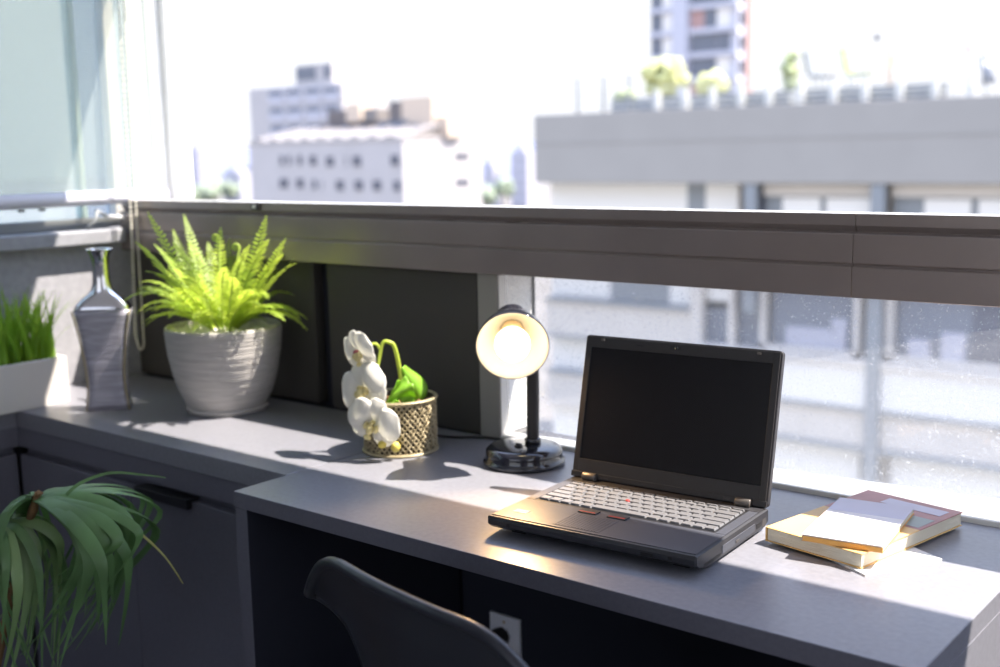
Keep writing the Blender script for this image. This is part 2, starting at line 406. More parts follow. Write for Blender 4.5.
# stay arm of the left window
t = thing('window_stay', 'pale metal window stay arm under the blind in the corner', 'window stay', (LW + .02, 1.62, 1.128))
MB().tube([(LW + .018, 1.57, 1.1335), (LW + .018, 1.595, 1.150), (LW + .018, 1.602, 1.176)], .0045, 8).build('bracket', 'extcol', t)
MB().tube([(LW + .020, 1.625, 1.158), (LW + .021, 1.70, 1.150), (LW + .022, 1.752, 1.147)], .0040, 8).build('arm', 'whiteframe', t)
MB().tube([(LW + .024, 1.752, 1.1475), (LW + .034, 1.787, 1.164)], [.0075, .0075], 10).build('grip', 'whiteframe', t)
MB().tube([(LW + .018, 1.600, 1.172), (LW + .019, 1.628, 1.158)], .004, 8).build('bracket', 'extcol', t)
# roller blind with bottom bar and bead chain
t = thing('roller_blind', 'pale teal roller blind over the left window', 'blind', (LW + .02, .6, 1.19))
g = MB(); g.box(LW + .0145, LW + .0158, -.5, 1.802, 1.215, 2.19); g.build('fabric', 'fabric', t)
g = MB(); g.lathe([(0, -.5), (.0165, -.5), (.0175, -.49), (.0175, 1.792), (.0165, 1.802), (0, 1.802)], 20, TR((LW + .017, 0, 1.204), 0, -PI / 2)); g.build('bottom_bar', 'fabricbar', t)
g = MB(); g.lathe([(0, -.5), (.035, -.5), (.035, 1.80), (0, 1.80)], 24, TR((LW + .045, 0, 2.22), 0, -PI / 2)); g.build('roller_tube', 'fabricbar', t)
for y in (1.40, 1.452):
    bx(LW + .020, LW + .032, y - .006, y + .006, 1.180, 1.1855).build('end_clip', 'blackplastic', t)
ch = MB()
path = cr([(LW + .066, 1.668, 2.20), (LW + .072, 1.664, 1.60), (LW + .078, 1.653, 1.1), (LW + .080, 1.644, .90), (LW + .081, 1.643, .865), (LW + .082, 1.648, .835), (LW + .083, 1.655, .826), (LW + .084, 1.661, .836), (LW + .084, 1.663, .87), (LW + .083, 1.666, 1.1), (LW + .076, 1.678, 1.60), (LW + .068, 1.684, 2.20)], 40)
d = 0.; last = path[0]
ch.tube(path[::4], .0012, 6)
for p in path[1:]:
    d += (p - last).length
    last = p
    if d > .0062 and p.z < 1.75: ch.blob(p, .0032, 6, 4); d = 0.
ch.build('bead_chain', 'chain', t)

# ================================================================== COUNTER, CABINETS, DESK
t = thing('worktop', 'grey laminate counter top running along the window into the corner', 'worktop', (-2.0, 1.48, .66))
w = MB(); w.prism([(LW + .002, -.6), (-2.432, -.6), (-2.432, 1.280), (-1.5225, 1.280), (-1.5225, FY - .001), (LW + .002, FY - .001)], .712, DZ)
w.build('slab', 'laminate', t, .0012)
w = MB(); w.prism([(LW + .002, -.6), (-2.436, -.6), (-2.436, 1.284), (-1.5225, 1.284), (-1.5225, 1.40), (LW + .002, 1.40)], .666, .7115); w.build('fascia', 'cabinet', t, .001)

t = thing('cabinet', 'dark navy base cabinet with a black edge pull below the counter', 'cabinet', (-1.98, 1.48, 0))
bx(-2.432, -1.5235, 1.302, FY, .08, .6655).build('body', 'cabinet', t)
bx(-2.432, -1.5235, 1.33, FY - .02, .0003, .0795).build('plinth', 'blackplastic', t)
d1 = bx(-2.430, -2.0075, 1.2815, 1.3015, .085, .6490).build('door', 'cabinet', t, .0015)
d2 = bx(-2.0045, -1.5240, 1.2815, 1.3015, .085, .6490).build('door', 'cabinet', t, .0015)
p = MB(); p.box(-1.972, -1.802, 1.268, 1.2812, .6375, .6560); p.box(-1.972, -1.802, 1.2815, 1.298, .6495, .6560); p.build('edge_pull', 'blackplastic', d2, .001)
t = thing('cabinet', 'dark navy base cabinet against the left wall under the grass planter', 'cabinet', (-2.51, .3, 0))
bx(LW + .002, -2.458, -.6, 1.28, .08, .6655).build('body', 'cabinet', t)
bx(LW + .002, -2.49, -.6, 1.28, .0003, .0795).build('plinth', 'blackplastic', t)
for k in range(4):
    bx(-2.4575, -2.4385, -.59 + k * .4675, -.125 + k * .4675, .085, .649).build('door', 'cabinet', t, .0015)

t = thing('desk', 'grey laminate desk with the laptop on it', 'desk', (-.95, 1.42, 0))
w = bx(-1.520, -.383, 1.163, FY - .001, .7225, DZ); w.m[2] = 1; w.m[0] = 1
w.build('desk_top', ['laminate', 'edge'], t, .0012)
w = bx(-1.520, -1.489, 1.164, FY - .001, 0, .722); w.m = [0, 0, 0, 1, 0, 0]  # inner face darker: the shade under the desk is put into its colour
w.build('side_panel', ['edge', 'navywall_shade'], t, .001)
w = bx(-.414, -.383, 1.164, FY - .001, 0, .722); w.m = [1, 1, 1, 0, 1, 2]  # inner face again darkened with painted under-desk shade
w.build('side_panel', ['laminate', 'edge', 'navywall_shade'], t, .001)

# socket under the desk and its two plugs
sx, sy, szz = -1.378, FY + .012, .327
t = thing('wall_socket', 'pale rectangular wall socket plate under the desk', 'socket', (sx, sy, szz))
bx(sx - .038, sx + .038, sy - .008, sy - .0005, szz - .060, szz + .060).build('plate', 'plate', t, .002)
for dz in (.022, -.022):
    MB().lathe([(0, 0), (.016, 0), (.016, .003), (0, .003)], 6, TR((sx, sy - .0082, szz + dz), 0, PI / 2)).build('outlet', 'plate', t)
for dz in (.047, -.047):
    MB().lathe([(0, 0), (.003, 0), (.003, .0015), (0, .0015)], 10, TR((sx, sy - .0082, szz + dz), 0, PI / 2)).build('screw', 'socket', t)
t = thing('plug', 'black plug in the upper half of the wall socket', 'plug', (sx, sy - .0115, szz + .02))
MB().lathe([(0, .0002), (.017, .0002), (.019, .004), (.019, .018), (.012, .032), (0, .032)], 8, TR((sx - .002, sy - .0115, szz + .020), 0, PI / 2)).build('plug_body', 'rubber', t)
MB().tube(cr([(sx - .002, sy - .043, szz + .020), (sx - .012, sy - .062, szz + .0), (sx - .02, sy - .05, szz - .1), (sx - .05, sy - .03, szz - .24), (sx - .1, sy - .03, szz - .322)]), .003, 8).build('cord', 'rubber', t)
t = thing('plug', 'beige plug in the lower half of the wall socket', 'plug', (sx + .004, sy - .0115, szz - .022))
bx(sx - .012, sx + .022, sy - .042, sy - .0117, szz - .040, szz - .004).build('plug_body', 'plugbeige', t, .004)
MB().tube(cr([(sx + .006, sy - .042, szz - .022), (sx + .008, sy - .07, szz - .05), (sx + .02, sy - .06, szz - .15), (sx + .06, sy - .04, szz - .324)]), .003, 8).build('cord', 'plugbeige', t)

# ================================================================== CHAIR
t = thing('shell_chair', 'dark navy moulded shell chair tucked in front of the desk', 'chair', (-.818, 1.071, 0), -.191)
PR = [(.255, .425), (.235, .447), (.15, .450), (.05, .443), (-.06, .437), (-.125, .450), (-.155, .50), (-.168, .58), (-.180, .660), (-.188, .715), (-.193, .745), (-.198, .772), (-.204, .797), (-.210, .820)]
PW = [.215, .232, .240, .238, .232, .222, .206, .198, .196, .200, .212, .228, .236, .2336]
def shellp(u, v):
    s_ = (u - .5) * 2; k = v * (len(PR) - 1); i = min(int(k), len(PR) - 2); f = k - i
    f = f * f * (3 - 2 * f) if False else f
    y = PR[i][0] * (1 - f) + PR[i + 1][0] * f; z = PR[i][1] * (1 - f) + PR[i + 1][1] * f; wd = PW[i] * (1 - f) + PW[i + 1] * f
    back = max(0., min(1., (z - .45) / .12)) if v > .4 else 0.
    a = abs(s_); q0 = max(0., min(1., (z - .5) / .33))
    x = s_ * wd
    y += back * .027 * a ** 2.2 + back * (1 - q0) * .05 * a ** 2.2
    z += (1 - back) * .055 * a ** 3
    if z > .66:
        q = max(0., min(1., (z - .66) / .16))
        z -= q * q * .073 * max(0., (a - .45) / .55) ** 2.4
    return (x, y, z)
g = MB(); g.grid(shellp, 24, 44)
g.build('shell', 'chair', t, 0, world=False, solid=.009, subd=1)
edge = [V(shellp(i / 40, 1)) for i in range(41)]
left = [V(shellp(0, v / 40)) for v in range(40)]; right = [V(shellp(1, v / 40)) for v in range(40)]
front = [V(shellp(i / 20, 0)) for i in range(1, 20)]
loop = left + edge + right[::-1] + front[::-1]
MB().tube(loop, .0075, 10, closed=True).build('rolled_rim', 'chair', t, world=False)
for sx_, y0, y1 in ((-1, .17, .235), (1, .17, .235), (-1, -.07, -.16), (1, -.07, -.16)):
    MB().tube([(sx_ * .10, y0, .4345), (sx_ * .21, y1, 0)], [.014, .010], 12).build('leg', 'chairleg', t, world=False)
MB().tube([(-.10, .17, .42), (0, .05, .405), (.10, -.07, .42)], .006, 8).tube([(.10, .17, .42), (0, .05, .398), (-.10, -.07, .42)], .006, 8).build('cross_brace', 'blackplastic', t, world=False)

# ================================================================== LAPTOP
LX, LY, LR = -.8705, 1.2529, .0666
t = thing('laptop', 'open black laptop with a dark screen on the desk', 'laptop', (LX, LY, DZ), LR)
W2, D, BT = .1655, .2335, .029      # half width, depth, top height over the desk
w = MB()
prof = [(-.004, .0235), (-.001, .0285), (.004, BT), (D, BT), (D + .004, .024), (D + .002, .010), (D - .012, .0045), (.030, .0045), (.006, .0100), (-.003, .0160)]
n = len(prof); vs = []; xs = (-W2, -W2 + .003, W2 - .003, W2)
for i, x in enumerate(xs):
    for y, z in prof:
        e = 0 if i in (1, 2) else .0025
        vs.append((x, min(max(y, prof[0][0] + e), D + .004 - e), z - (e * .6 if z > .02 else -e * .4)))
fs = [tuple(range(n)), tuple(range(4 * n - 1, 3 * n - 1, -1))]
for k in range(3): fs += [(k * n + i, (k + 1) * n + i, (k + 1) * n + (i + 1) % n, k * n + (i + 1) % n) for i in range(n)]
w.add(vs, fs, 0)
base = w.build('base', 'laptop', t, 0, world=False)
bx(-W2 + .004, W2 - .004, .003, .0935, BT + .0001, BT + .0010).build('palm_rest', 'palm', base, .0004, world=False)
bx(-W2 + .004, W2 - .004, .2075, .2325, BT + .0001, BT + .0014).build('speaker_strip', 'laptop', base, .0004, world=False)
for s_ in (-1, 1):
    bx(min(s_ * (W2 - .004), s_ * .147), max(s_ * (W2 - .004), s_ * .147), .0938, .2072, BT + .0001, BT + .0012).build('side_strip', 'palm', base, .0004, world=False)
for s_ in (-1, 1):
    for y in (.02, .21): bx(s_ * .13 - .012, s_ * .13 + .012, y - .004 + .012, y + .004, .0003, .0046).build('rubber_foot', 'rubber', base, .001, world=False)
# keyboard with individual keys
kb = bx(-.1465, .1465, .0940, .2070, BT - .0005, BT + .0006).build('keyboard', 'blackplastic', t, .0003, world=False)
def keymb(w_, d_, h=.0030):
    m_ = MB(); a = w_ / 2; b = d_ / 2; i = .0014
    vs = [(-a, -b, 0), (a, -b, 0), (a, b, 0), (-a, b, 0), (-a + i, -b + i * .8, h), (a - i, -b + i * .8, h * .96), (a - i, b - i, h), (-a + i, b - i, h), (0, 0, h * .88)]
    m_.add(vs, [(0, 3, 2, 1), (4, 5, 8), (5, 6, 8), (6, 7, 8), (7, 4, 8), (0, 1, 5, 4), (1, 2, 6, 5), (2, 3, 7, 6), (3, 0, 4, 7)])
    return m_
rows = [(.1075, .0165, [1.05, 1.05, 1, 1, 1.05, 5.1, 1.05, 1, 1, 1, 1, 1]),
        (.1255, .0170, [2.2] + [1] * 10 + [2.4]),
        (.1425, .0170, [1.7] + [1] * 11 + [1.9]),
        (.1600, .0170, [1.45] + [1] * 12 + [1.45]),
        (.1775, .0170, [.95] + [1] * 12 + [1.9]),
        (.1920, .0110, [1.2] + [.9] * 14 + [1.0]),
        (.2015, .0070, [.9] * 14)]
KW = {}
for y, d_, ws in rows:
    tot = sum(ws); un = .288 / tot; x = -.144
    for q in ws:
        kw = q * un; key = (round(kw, 4), d_)
        if key in KW: k_ = KW[key].copy(); C.objects.link(k_)
        else:
            k_ = keymb(kw - .0016, d_ - .0015).build('key', 'key', kb, .0003, 1, world=False); KW[key] = k_
        k_.parent = kb; k_.location = (x + kw / 2, y, BT + .0007); x += kw
tag(MB().lathe([(0, .0), (.0030, .0), (.0034, .004), (.0022, .0052), (0, .0052)], 12, TR((-.020, .1512, BT + .0007))).build('pointing_stick', 'red', kb, world=False), 'small red pointing stick')
tp = MB(); tp.box(-.062, .012, .010, .068, BT + .0011, BT + .0015)
for k in range(13): 
    x0 = -.059 + k * .0053
    tp.box(x0, x0 + .0016, .012, .066, BT + .0015, BT + .0019)
tp.build('trackpad', 'palm', t, .0002, 1, world=False)
for x0 in (-.060, -.012):
    b_ = bx(x0, x0 + (.030), .0745, .0900, BT + .0011, BT + .0028).build('trackpad_button', 'laptop', t, .0006, world=False)
    tag(bx(x0 + .002, x0 + .028, .0760, .0790, BT + .0029, BT + .0032).build('stripe', 'red', b_, world=False), 'thin red stripe on the trackpad button')
st = MB(); st.box(-.142, -.120, .028, .042, BT + .0011, BT + .0014, 0); st.box(-.1405, -.1215, .0345, .0405, BT + .0014, BT + .0016, 1); st.box(-.139, -.130, .0295, .033, BT + .0014, BT + .0016, 1)
tag(st.build('sticker', ['sticker', 'paperwhite'], t, world=False), 'small blue and white sticker on the palm rest')
for x0 in (-.131, .125):
    bx(x0, x0 + .006, -.0045, -.0032, .0180, .0225).build('latch_slot', 'rubber', base, world=False)
for x0, ww in ((.085, .018),): bx(x0, x0 + ww, -.0045, -.003, .0165, .0215).build('card_slot', 'rubber', base, world=False)
# right flank: drive door and ports
dr = bx(W2 - .001, W2 + .0008, .075, .185, .0090, .0205).build('optical_drive', 'palm', base, .0006, world=False)
bx(W2 + .0009, W2 + .0017, .118, .130, .0115, .0155).build('eject_button', 'hinge', dr, .0003, world=False)
bx(W2 - .001, W2 + .0004, .020, .070, .0085, .0120).build('card_reader', 'rubber', base, world=False)
bx(W2 - .001, W2 + .0004, .192, .206, .0100, .0170).build('port', 'rubber', base, world=False)
bx(W2 - .001, W2 + .0004, .212, .226, .0080, .0180).build('port', 'hinge', base, world=False)
# lid
tilt = .2249; H = .2285
LT = TR((0, D - .004, BT + .002)) @ Matrix.Rotation(-tilt, 4, 'X')       # local: x across, z up the lid, y thickness
lid = MB()
R_ = .006
def rr(x0, x1, z0, z1, r=.006, n_=5):
    out = []
    for cx_, cz_, a0 in ((x1 - r, z0 + r, -PI / 2), (x1 - r, z1 - r, 0), (x0 + r, z1 - r, PI / 2), (x0 + r, z0 + r, PI)):
        for k in range(n_ + 1):
            a = a0 + PI / 2 * k / n_; out.append((cx_ + r * math.cos(a), cz_ + r * math.sin(a)))
    return out
XZ = Matrix.Rotation(PI / 2, 4, 'X')          # prism xy -> xz
lid.prism(rr(-W2, W2, .0, H), -.012, -.0015, 0, LT @ XZ)
LD = lid.build('lid', 'laptop', t, .0012, world=False)
bz = MB(); sx0, sx1, sz0, sz1 = -W2 + .0125, W2 - .0125, .030, H - .019
X0, X1, Z0, Z1 = -W2 + .0025, W2 - .0025, .003, H - .0025
for a in ((X0, sx0, Z0, Z1), (sx1, X1, Z0, Z1), (sx0, sx1, Z0, sz0), (sx0, sx1, sz1, Z1)):
    bz.box(a[0], a[1], -.0018, .0014, a[2], a[3], 0, LT)
bz.build('bezel', 'bezel', LD, .0005, world=False)
MB().box(sx0 + .0004, sx1 - .0004, -.0009, .0010, sz0 + .0004, sz1 - .0004, 0, LT).build('screen', 'screen', LD, world=False)
for x0 in (-.135, .128): MB().box(x0, x0 + .006, -.0042, -.0019, H - .0085, H - .0050, 0, LT).build('lid_hook', 'hinge', LD, .0005, world=False)
MB().lathe([(0, 0), (.0028, 0), (.0028, .0008), (0, .0008)], 14, LT @ TR((-.003, -.0019, H - .0100)) @ Matrix.Rotation(PI / 2, 4, 'X')).build('webcam', 'screen', LD, world=False)
MB().box(-.014, .006, -.0021, -.0018, H - .0128, H - .0068, 0, LT).build('webcam_strip', 'blackplastic', LD, world=False)
MB().box(-.072, -.060, -.0021, -.0018, H - .0122, H - .0095, 0, LT).build('microphone', 'blackplastic', LD, world=False)
for x0 in (-.1405, .1195):
    hg = MB(); hg.lathe([(0, 0), (.0066, 0), (.0070, .0008), (.0070, .0222), (.0066, .023), (0, .023)], 18, TR((x0, D - .008, BT + .0058)) @ Matrix.Rotation(PI / 2, 4, 'Y'))
    hg.build('hinge', 'hinge', t, world=False)
MB().box(-W2 + .0005, -.142, -.0030, .0012, .0005, .0095, 0, LT).box(-.116, .118, -.0030, .0012, .0005, .0095, 0, LT).box(.144, W2 - .0005, -.0030, .0012, .0005, .0095, 0, LT).build('chin_strip', 'bezel', LD, .0006, world=False)
def text(body, size, T, parent, name, m):
    cu = bpy.data.curves.new(name, 'FONT'); cu.body = body; cu.size = size; cu.extrude = .0001
    tmp = bpy.data.objects.new(name, cu); C.objects.link(tmp)
    dg = bpy.context.evaluated_depsgraph_get(); me = bpy.data.meshes.new_from_object(tmp.evaluated_get(dg))
    bpy.data.objects.remove(tmp); me.transform(T); me.materials.clear(); me.materials.append(M[m])
    o = bpy.data.objects.new(name, me); C.objects.link(o); o.parent = parent; return o
text('lenovo', .0055, LT @ TR((-.112, -.0032, .0028)) @ Matrix.Rotation(PI / 2, 4, 'X'), LD, 'lettering', 'hinge')
text('T420', .0050, LT @ TR((.098, -.0032, .0028)) @ Matrix.Rotation(PI / 2, 4, 'X'), LD, 'lettering', 'hinge')

# ================================================================== DESK LAMP
BX, BYY = -1.229, 1.576
t = thing('desk_lamp', 'lit black gooseneck desk lamp with a round shade', 'lamp', (BX, BYY, DZ)); lamp_root = t
g = MB(); g.lathe([(0, .0003), (.0700, .0003), (.0730, .003), (.0730, .008), (.0695, .0105), (.0685, .012), (.0685, .021), (.0670, .027), (.0620, .0315), (.0520, .0342), (.030, .0360), (0, .0365)], 56, TR((BX, BYY, DZ)))
bs = g.build('base', 'lampblack', t)
g = MB(); g.lathe([(0, 0), (.008, 0), (.008, .002), (0, .002)], 16, TR((BX + .006, BYY - .022, DZ + .0358))); g.box(BX + .001, BX + .011, BYY - .025, BYY - .019, DZ + .0375, DZ + .0415)
g.build('switch', 'blackplastic', bs, .0006)
SX, SY = -1.2165, 1.5865
g = MB(); g.lathe([(0, -.003), (.0145, -.003), (.0145, .007), (.0125, .009), (0, .009)], 24, TR((SX, SY, DZ + .0375))); g.build('collar', 'lampblack', bs)
nvec = V((.606, -.768, -.27)).normalized()           # the way the shade faces
hc = V((-1.190, 1.500, .975))                         # centre of the opening
back = hc - nvec * .118
stempts = cr([(SX, SY, DZ + .045), (SX + .001, SY, DZ + .09), (SX + .002, SY, DZ + .140), (SX - .001, SY + .003, DZ + .178), (SX - .012, SY + .012, DZ + .215), tuple(back + V((-.004, .005, .012)))], 14)
g = MB()
rad = [.0112 + .0006 * math.sin(i * 3.0) for i in range(len(stempts))]
g.tube(stempts, rad, 16); g.build('gooseneck', 'lampstem', t)
F = frame(hc, -nvec)          # local z runs from the opening to the back
g = MB(); g.lathe([(.0610, .0), (.0600, .012), (.0560, .030), (.0480, .048), (.0385, .060), (.0320, .066), (.0310, .070), (.0310, .108), (.0270, .116), (.012, .119), (0, .119)], 56, F, caps=False)
shd = g.build('shade', 'lampblack', t)
g = MB(); g.lathe([(.0610, -.0006), (.0590, .0004), (.0580, .012), (.0540, .030), (.0460, .0475), (.0365, .0590), (.0300, .0645), (.0, .0650)], 56, F, caps=False); g.build('lining', 'shadein', shd)
g = MB(); g.lathe([(.0610, -.0008), (.0622, .0), (.0622, .002), (.0608, .0025)], 56, F, caps=False); g.build('rim', 'lampblack', shd)
g = MB(); g.lathe([(0, .0645), (.0195, .0645), (.0205, .060), (.0205, .047), (.019, .042), (0, .042)], 28, F); g.build('socket', 'socket', t)
g = MB(); pr = [(0, -.022)] + [(.0300 * math.sin(PI * k / 14), .008 - .0300 * math.cos(PI * k / 14)) for k in range(1, 12)] + [(.0135, .0405), (0, .0405)]
g.lathe(pr, 32, F); tag(g.build('bulb', 'bulb', t), 'glowing round bulb')
g = MB(); g.tube(cr([(BX - .02, BYY + .066, DZ + .006), (BX - .04, BYY + .095, DZ + .0035), (-1.33, 1.676, DZ + .0030), (-1.40, 1.668, DZ + .0030), (-1.445, 1.640, DZ + .0030), (-1.50, 1.628, DZ + .003), (-1.56, 1.64, DZ + .003)], 8), .0026, 8); g.build('cord', 'rubber', t)

# ================================================================== ORCHID IN BASKET
KX, KY = -1.479, 1.522
t = thing('potted_orchid', 'white orchid in a woven brass-coloured pot on the desk', 'plant', (KX, KY, DZ))
KR, KH = .0675, .103
g = MB(); g.lathe([(0, .0005), (KR - .004, .0005), (KR - .004, KH - .002), (KR - .009, KH - .002), (KR - .009, KH - .02), (0, KH - .02)], 48, TR((KX, KY, DZ))); pot = g.build('pot', 'liner', t)
g = MB(); NS = 42
for sgn in (1, -1):
    for i in range(NS):
        pts = []
        for k in range(37):
            f = k / 36; a = 2 * PI * i / NS + sgn * f * 1.15
            r_ = KR - .0012 + sgn * .0016 * math.sin(f * 36 / 36 * PI * 12 + i * PI)
            pts.append((KX + r_ * math.cos(a), KY + r_ * math.sin(a), DZ + .003 + f * (KH - .006)))
        g.tube(pts, .00175, 5)
g.build('weave', 'weave', pot)
g = MB()
for z in (.003, KH - .003): MB().lathe([(KR + .0015 + .0032 * math.cos(a), z + .0029 * math.sin(a)) for a in [2 * PI * k / 10 for k in range(11)]], 56, TR((KX, KY, DZ)), caps=False).build('rim_ring', 'weave', pot)
g = MB()
for k in range(60):
    a = rnd.uniform(0, 2 * PI); r_ = .055 * math.sqrt(rnd.random()); c = V((KX + r_ * math.cos(a), KY + r_ * math.sin(a), DZ + KH - .017 + rnd.uniform(0, .008)))
    T_ = TR(c, rnd.uniform(0, 6), rnd.uniform(-.4, .4), rnd.uniform(-.4, .4)); g.box(-.010, .010, -.004, .004, -.002, .002, 0, T_)
tag(g.build('bark_chips', 'bark', pot), kind='stuff')
RV = V((.777, .629, 0)); FV = V((-.629, .777, 0)); UP = V((0, 0, 1))       # right / away / up as seen from the chair side
def K(r_, f_, u_): return V((KX, KY, DZ + KH)) + RV * r_ + FV * f_ + UP * u_
# stems
g = MB(); g.tube(cr([K(.008, 0, -.02), K(.004, -.004, .04), K(-.004, -.008, .090), K(-.014, -.010, .102), K(-.026, -.012, .100), K(-.034, -.014, .068), K(-.040, -.018, .035), K(-.040, -.024, .0)], 8), [.0046 - .0022 * i / 56 for i in range(57)], 10); g.build('stem', 'stem', t)
g = MB(); g.tube(cr([K(-.030, -.012, .088), K(-.038, -.014, .100), K(-.050, -.016, .096), K(-.058, -.020, .075)], 8), [.0026] * 25, 8); g.build('stem', 'stem', t)
g = MB(); g.tube(cr([K(-.040, -.022, .020), K(-.030, -.050, -.010), K(-.016, -.072, -.045), K(-.004, -.080, -.072)], 8), [.0023] * 25, 8); g.build('stem', 'stem', t)
g = MB(); g.blob(K(-.002, -.081, -.078), .0085, 12, 8, 0, 0, (1, 1, 1.15)); g.build('bud', 'budy', t)
g = MB(); g.blob(K(-.026, -.083, -.072), .0080, 12, 8, 0, 0, (1, 1, .95)); g.build('bud', 'budy', t)
# flowers
def petal(T, L_, W_, ang, cup=.25, mi=0, tip=.55, curl=0.):
    """rounded petal in the plane of T (z = facing), pointing along ang"""
    m_ = MB(); ca, sa = math.cos(ang), math.sin(ang)
    def fn(u, v):
        s_ = (u - .5) * 2; y = v
        wv = W_ * math.sqrt(max(0., 1 - ((v - .54) / .5) ** 2)) if v > .06 else W_ * .18
        X = s_ * wv; Y = L_ * (.05 + .95 * y); Z = cup * L_ * (y * .9 - .9 * y * y) + curl * L_ * y * y + .30 * W_ * (1 - s_ * s_) * math.sin(PI * y)
        return (X * ca - Y * sa, X * sa + Y * ca, Z)
    m_.grid(fn, 10, 14, mi, True, T); return m_
def flower(c, face, roll, s_, dark=0, up=(0, 0, 1)):
    T = frame(c, face, up) @ Matrix.Rotation(roll, 4, 'Z')
    m_ = MB()
    for a in (0, 2.15, -2.15):
        q = petal(T @ Matrix.Translation((0, 0, -.002)), .038 * s_, .0165 * s_, a, .3); o = len(m_.v); m_.v += q.v; m_.f += [[o + i for i in f] for f in q.f]; m_.m += [0] * len(q.f); m_.sm += [True] * len(q.f)
    fl = m_.build('flower', 'petal', t, solid=.0006)
    for a in (1.25, -1.25): petal(T, .041 * s_, .026 * s_, a, .28).build('petal', 'petal', fl, solid=.0006)
    m_ = MB(); 
    m_.blob((0, -.006 * s_, .010 * s_), .0072 * s_, 10, 7, 0, 0, (.8, 1.25, .8), T); m_.blob((.008 * s_, -.004 * s_, .007 * s_), .0060 * s_, 8, 6, 0, 0, (.6, 1, 1.0), T); m_.blob((-.008 * s_, -.004 * s_, .007 * s_), .0060 * s_, 8, 6, 0, 0, (.6, 1, 1.0), T)
    m_.blob((0, .003 * s_, .007 * s_), .0046 * s_, 8, 6, 0, dark, (.8, .8, 1.3), T); m_.blob((0, -.018 * s_, .012 * s_), .0052 * s_, 8, 6, 0, 0, (1.2, .8, .5), T)
    m_.build('lip', ['lip', 'throat'], fl)
flower(K(-.066, -.030, .088), (-.12, -.95, -.20), .35, 1.10, 1)
flower(K(-.058, -.050, .022), (.05, -.98, .10), .45, 1.35)
flower(K(-.040, -.078, -.034), (.25, -.93, -.15), -.35, 1.30)
# leaves: a crumpled bright one in front and a folded one at the back
def leaf1(u, v):
    s_ = (u - .5) * 2; L_ = v
    wv = .034 * math.sin(PI * (.12 + .84 * v)) 
    p = K(.030, -.040, -.006) + RV * (-.056 * L_ + .003 * math.sin(9 * v)) + FV * (-.022 * L_) + UP * (.030 * math.sin(PI * v) - .006 * v)
    wv *= .72
    p += (RV * .45 + UP * .85) * s_ * wv + FV * (.006 * math.sin(13 * v + 3 * s_)) + UP * (.0045 * math.sin(30 * v + 2 * s_) * abs(s_))
    return p
MB().grid(leaf1, 12, 24).build('leaf', 'leaf', t, solid=.0008)
def leaf2(u, v):
    s_ = (u - .5) * 2
    wv = .020 * math.sin(PI * (.15 + .80 * v)) + .003
    p = K(.040, .0, -.016) + RV * (-.026 * v + .006 * math.sin(5 * v)) + FV * (-.008 * v) + UP * (.070 * v)
    p += (RV * .62 + UP * .35 + FV * .3) * s_ * wv + FV * (.012 * s_ * s_)
    return p
MB().grid(leaf2, 10, 18).build('leaf', 'leaf', t, solid=.0008)
def leaf3(u, v):
    s_ = (u - .5) * 2
    wv = .016 * math.sin(PI * (.1 + .86 * v))
    p = K(-.012, -.045, -.004) + RV * (-.020 * v + .010 * math.sin(7 * v)) + FV * (-.036 * v) + UP * (.006 - .050 * v * v)
    p += (RV * .9 + UP * .3) * s_ * wv + UP * (.005 * math.sin(20 * v) * s_)
    return p
MB().grid(leaf3, 10, 18).build('leaf', 'leaf', t, solid=.0008)

# ================================================================== FERN
PX, PY = -2.036, 1.557
t = thing('potted_fern', 'bright green fern in a round grey ribbed pot on the counter', 'plant', (PX, PY, DZ))
prf = [(0, .0004), (.080, .0004), (.0875, .002), (.0885, .010), (.0870, .0120), (.0820, .0130), (.0820, .0150)]
body_ = [(.0865, .017), (.100, .045), (.112, .085), (.1205, .130), (.1240, .172), (.1245, .182)]
for k in range(111):
    z_ = .017 + .165 * k / 110
    j = max(i for i in range(5) if body_[i][1] <= z_ + 1e-9)
    f = (z_ - body_[j][1]) / (body_[j + 1][1] - body_[j][1])
    prf.append((body_[j][0] + f * (body_[j + 1][0] - body_[j][0]) + .0010 * math.sin(k * 1.75) * (.6 + .4 * math.sin(k * .61)), z_))
prf += [(.1240, .186), (.1215, .188), (.1185, .184), (.1175, .160), (0, .158)]
g = MB(); g.lathe(prf, 96, TR((PX, PY, DZ)))
fp = g.build('pot', 'ceramicpot', t)
g = MB()
for k in range(330):
    a = rnd.uniform(0, 2 * PI); r_ = .113 * math.sqrt(rnd.random())
    g.blob((PX + r_ * math.cos(a), PY + r_ * math.sin(a), DZ + .163 + rnd.uniform(0, .012)), rnd.uniform(.006, .011), 6, 4, .18)
tag(g.build('gravel', 'gravel', fp), 'white gravel on top of the pot', kind='stuff')
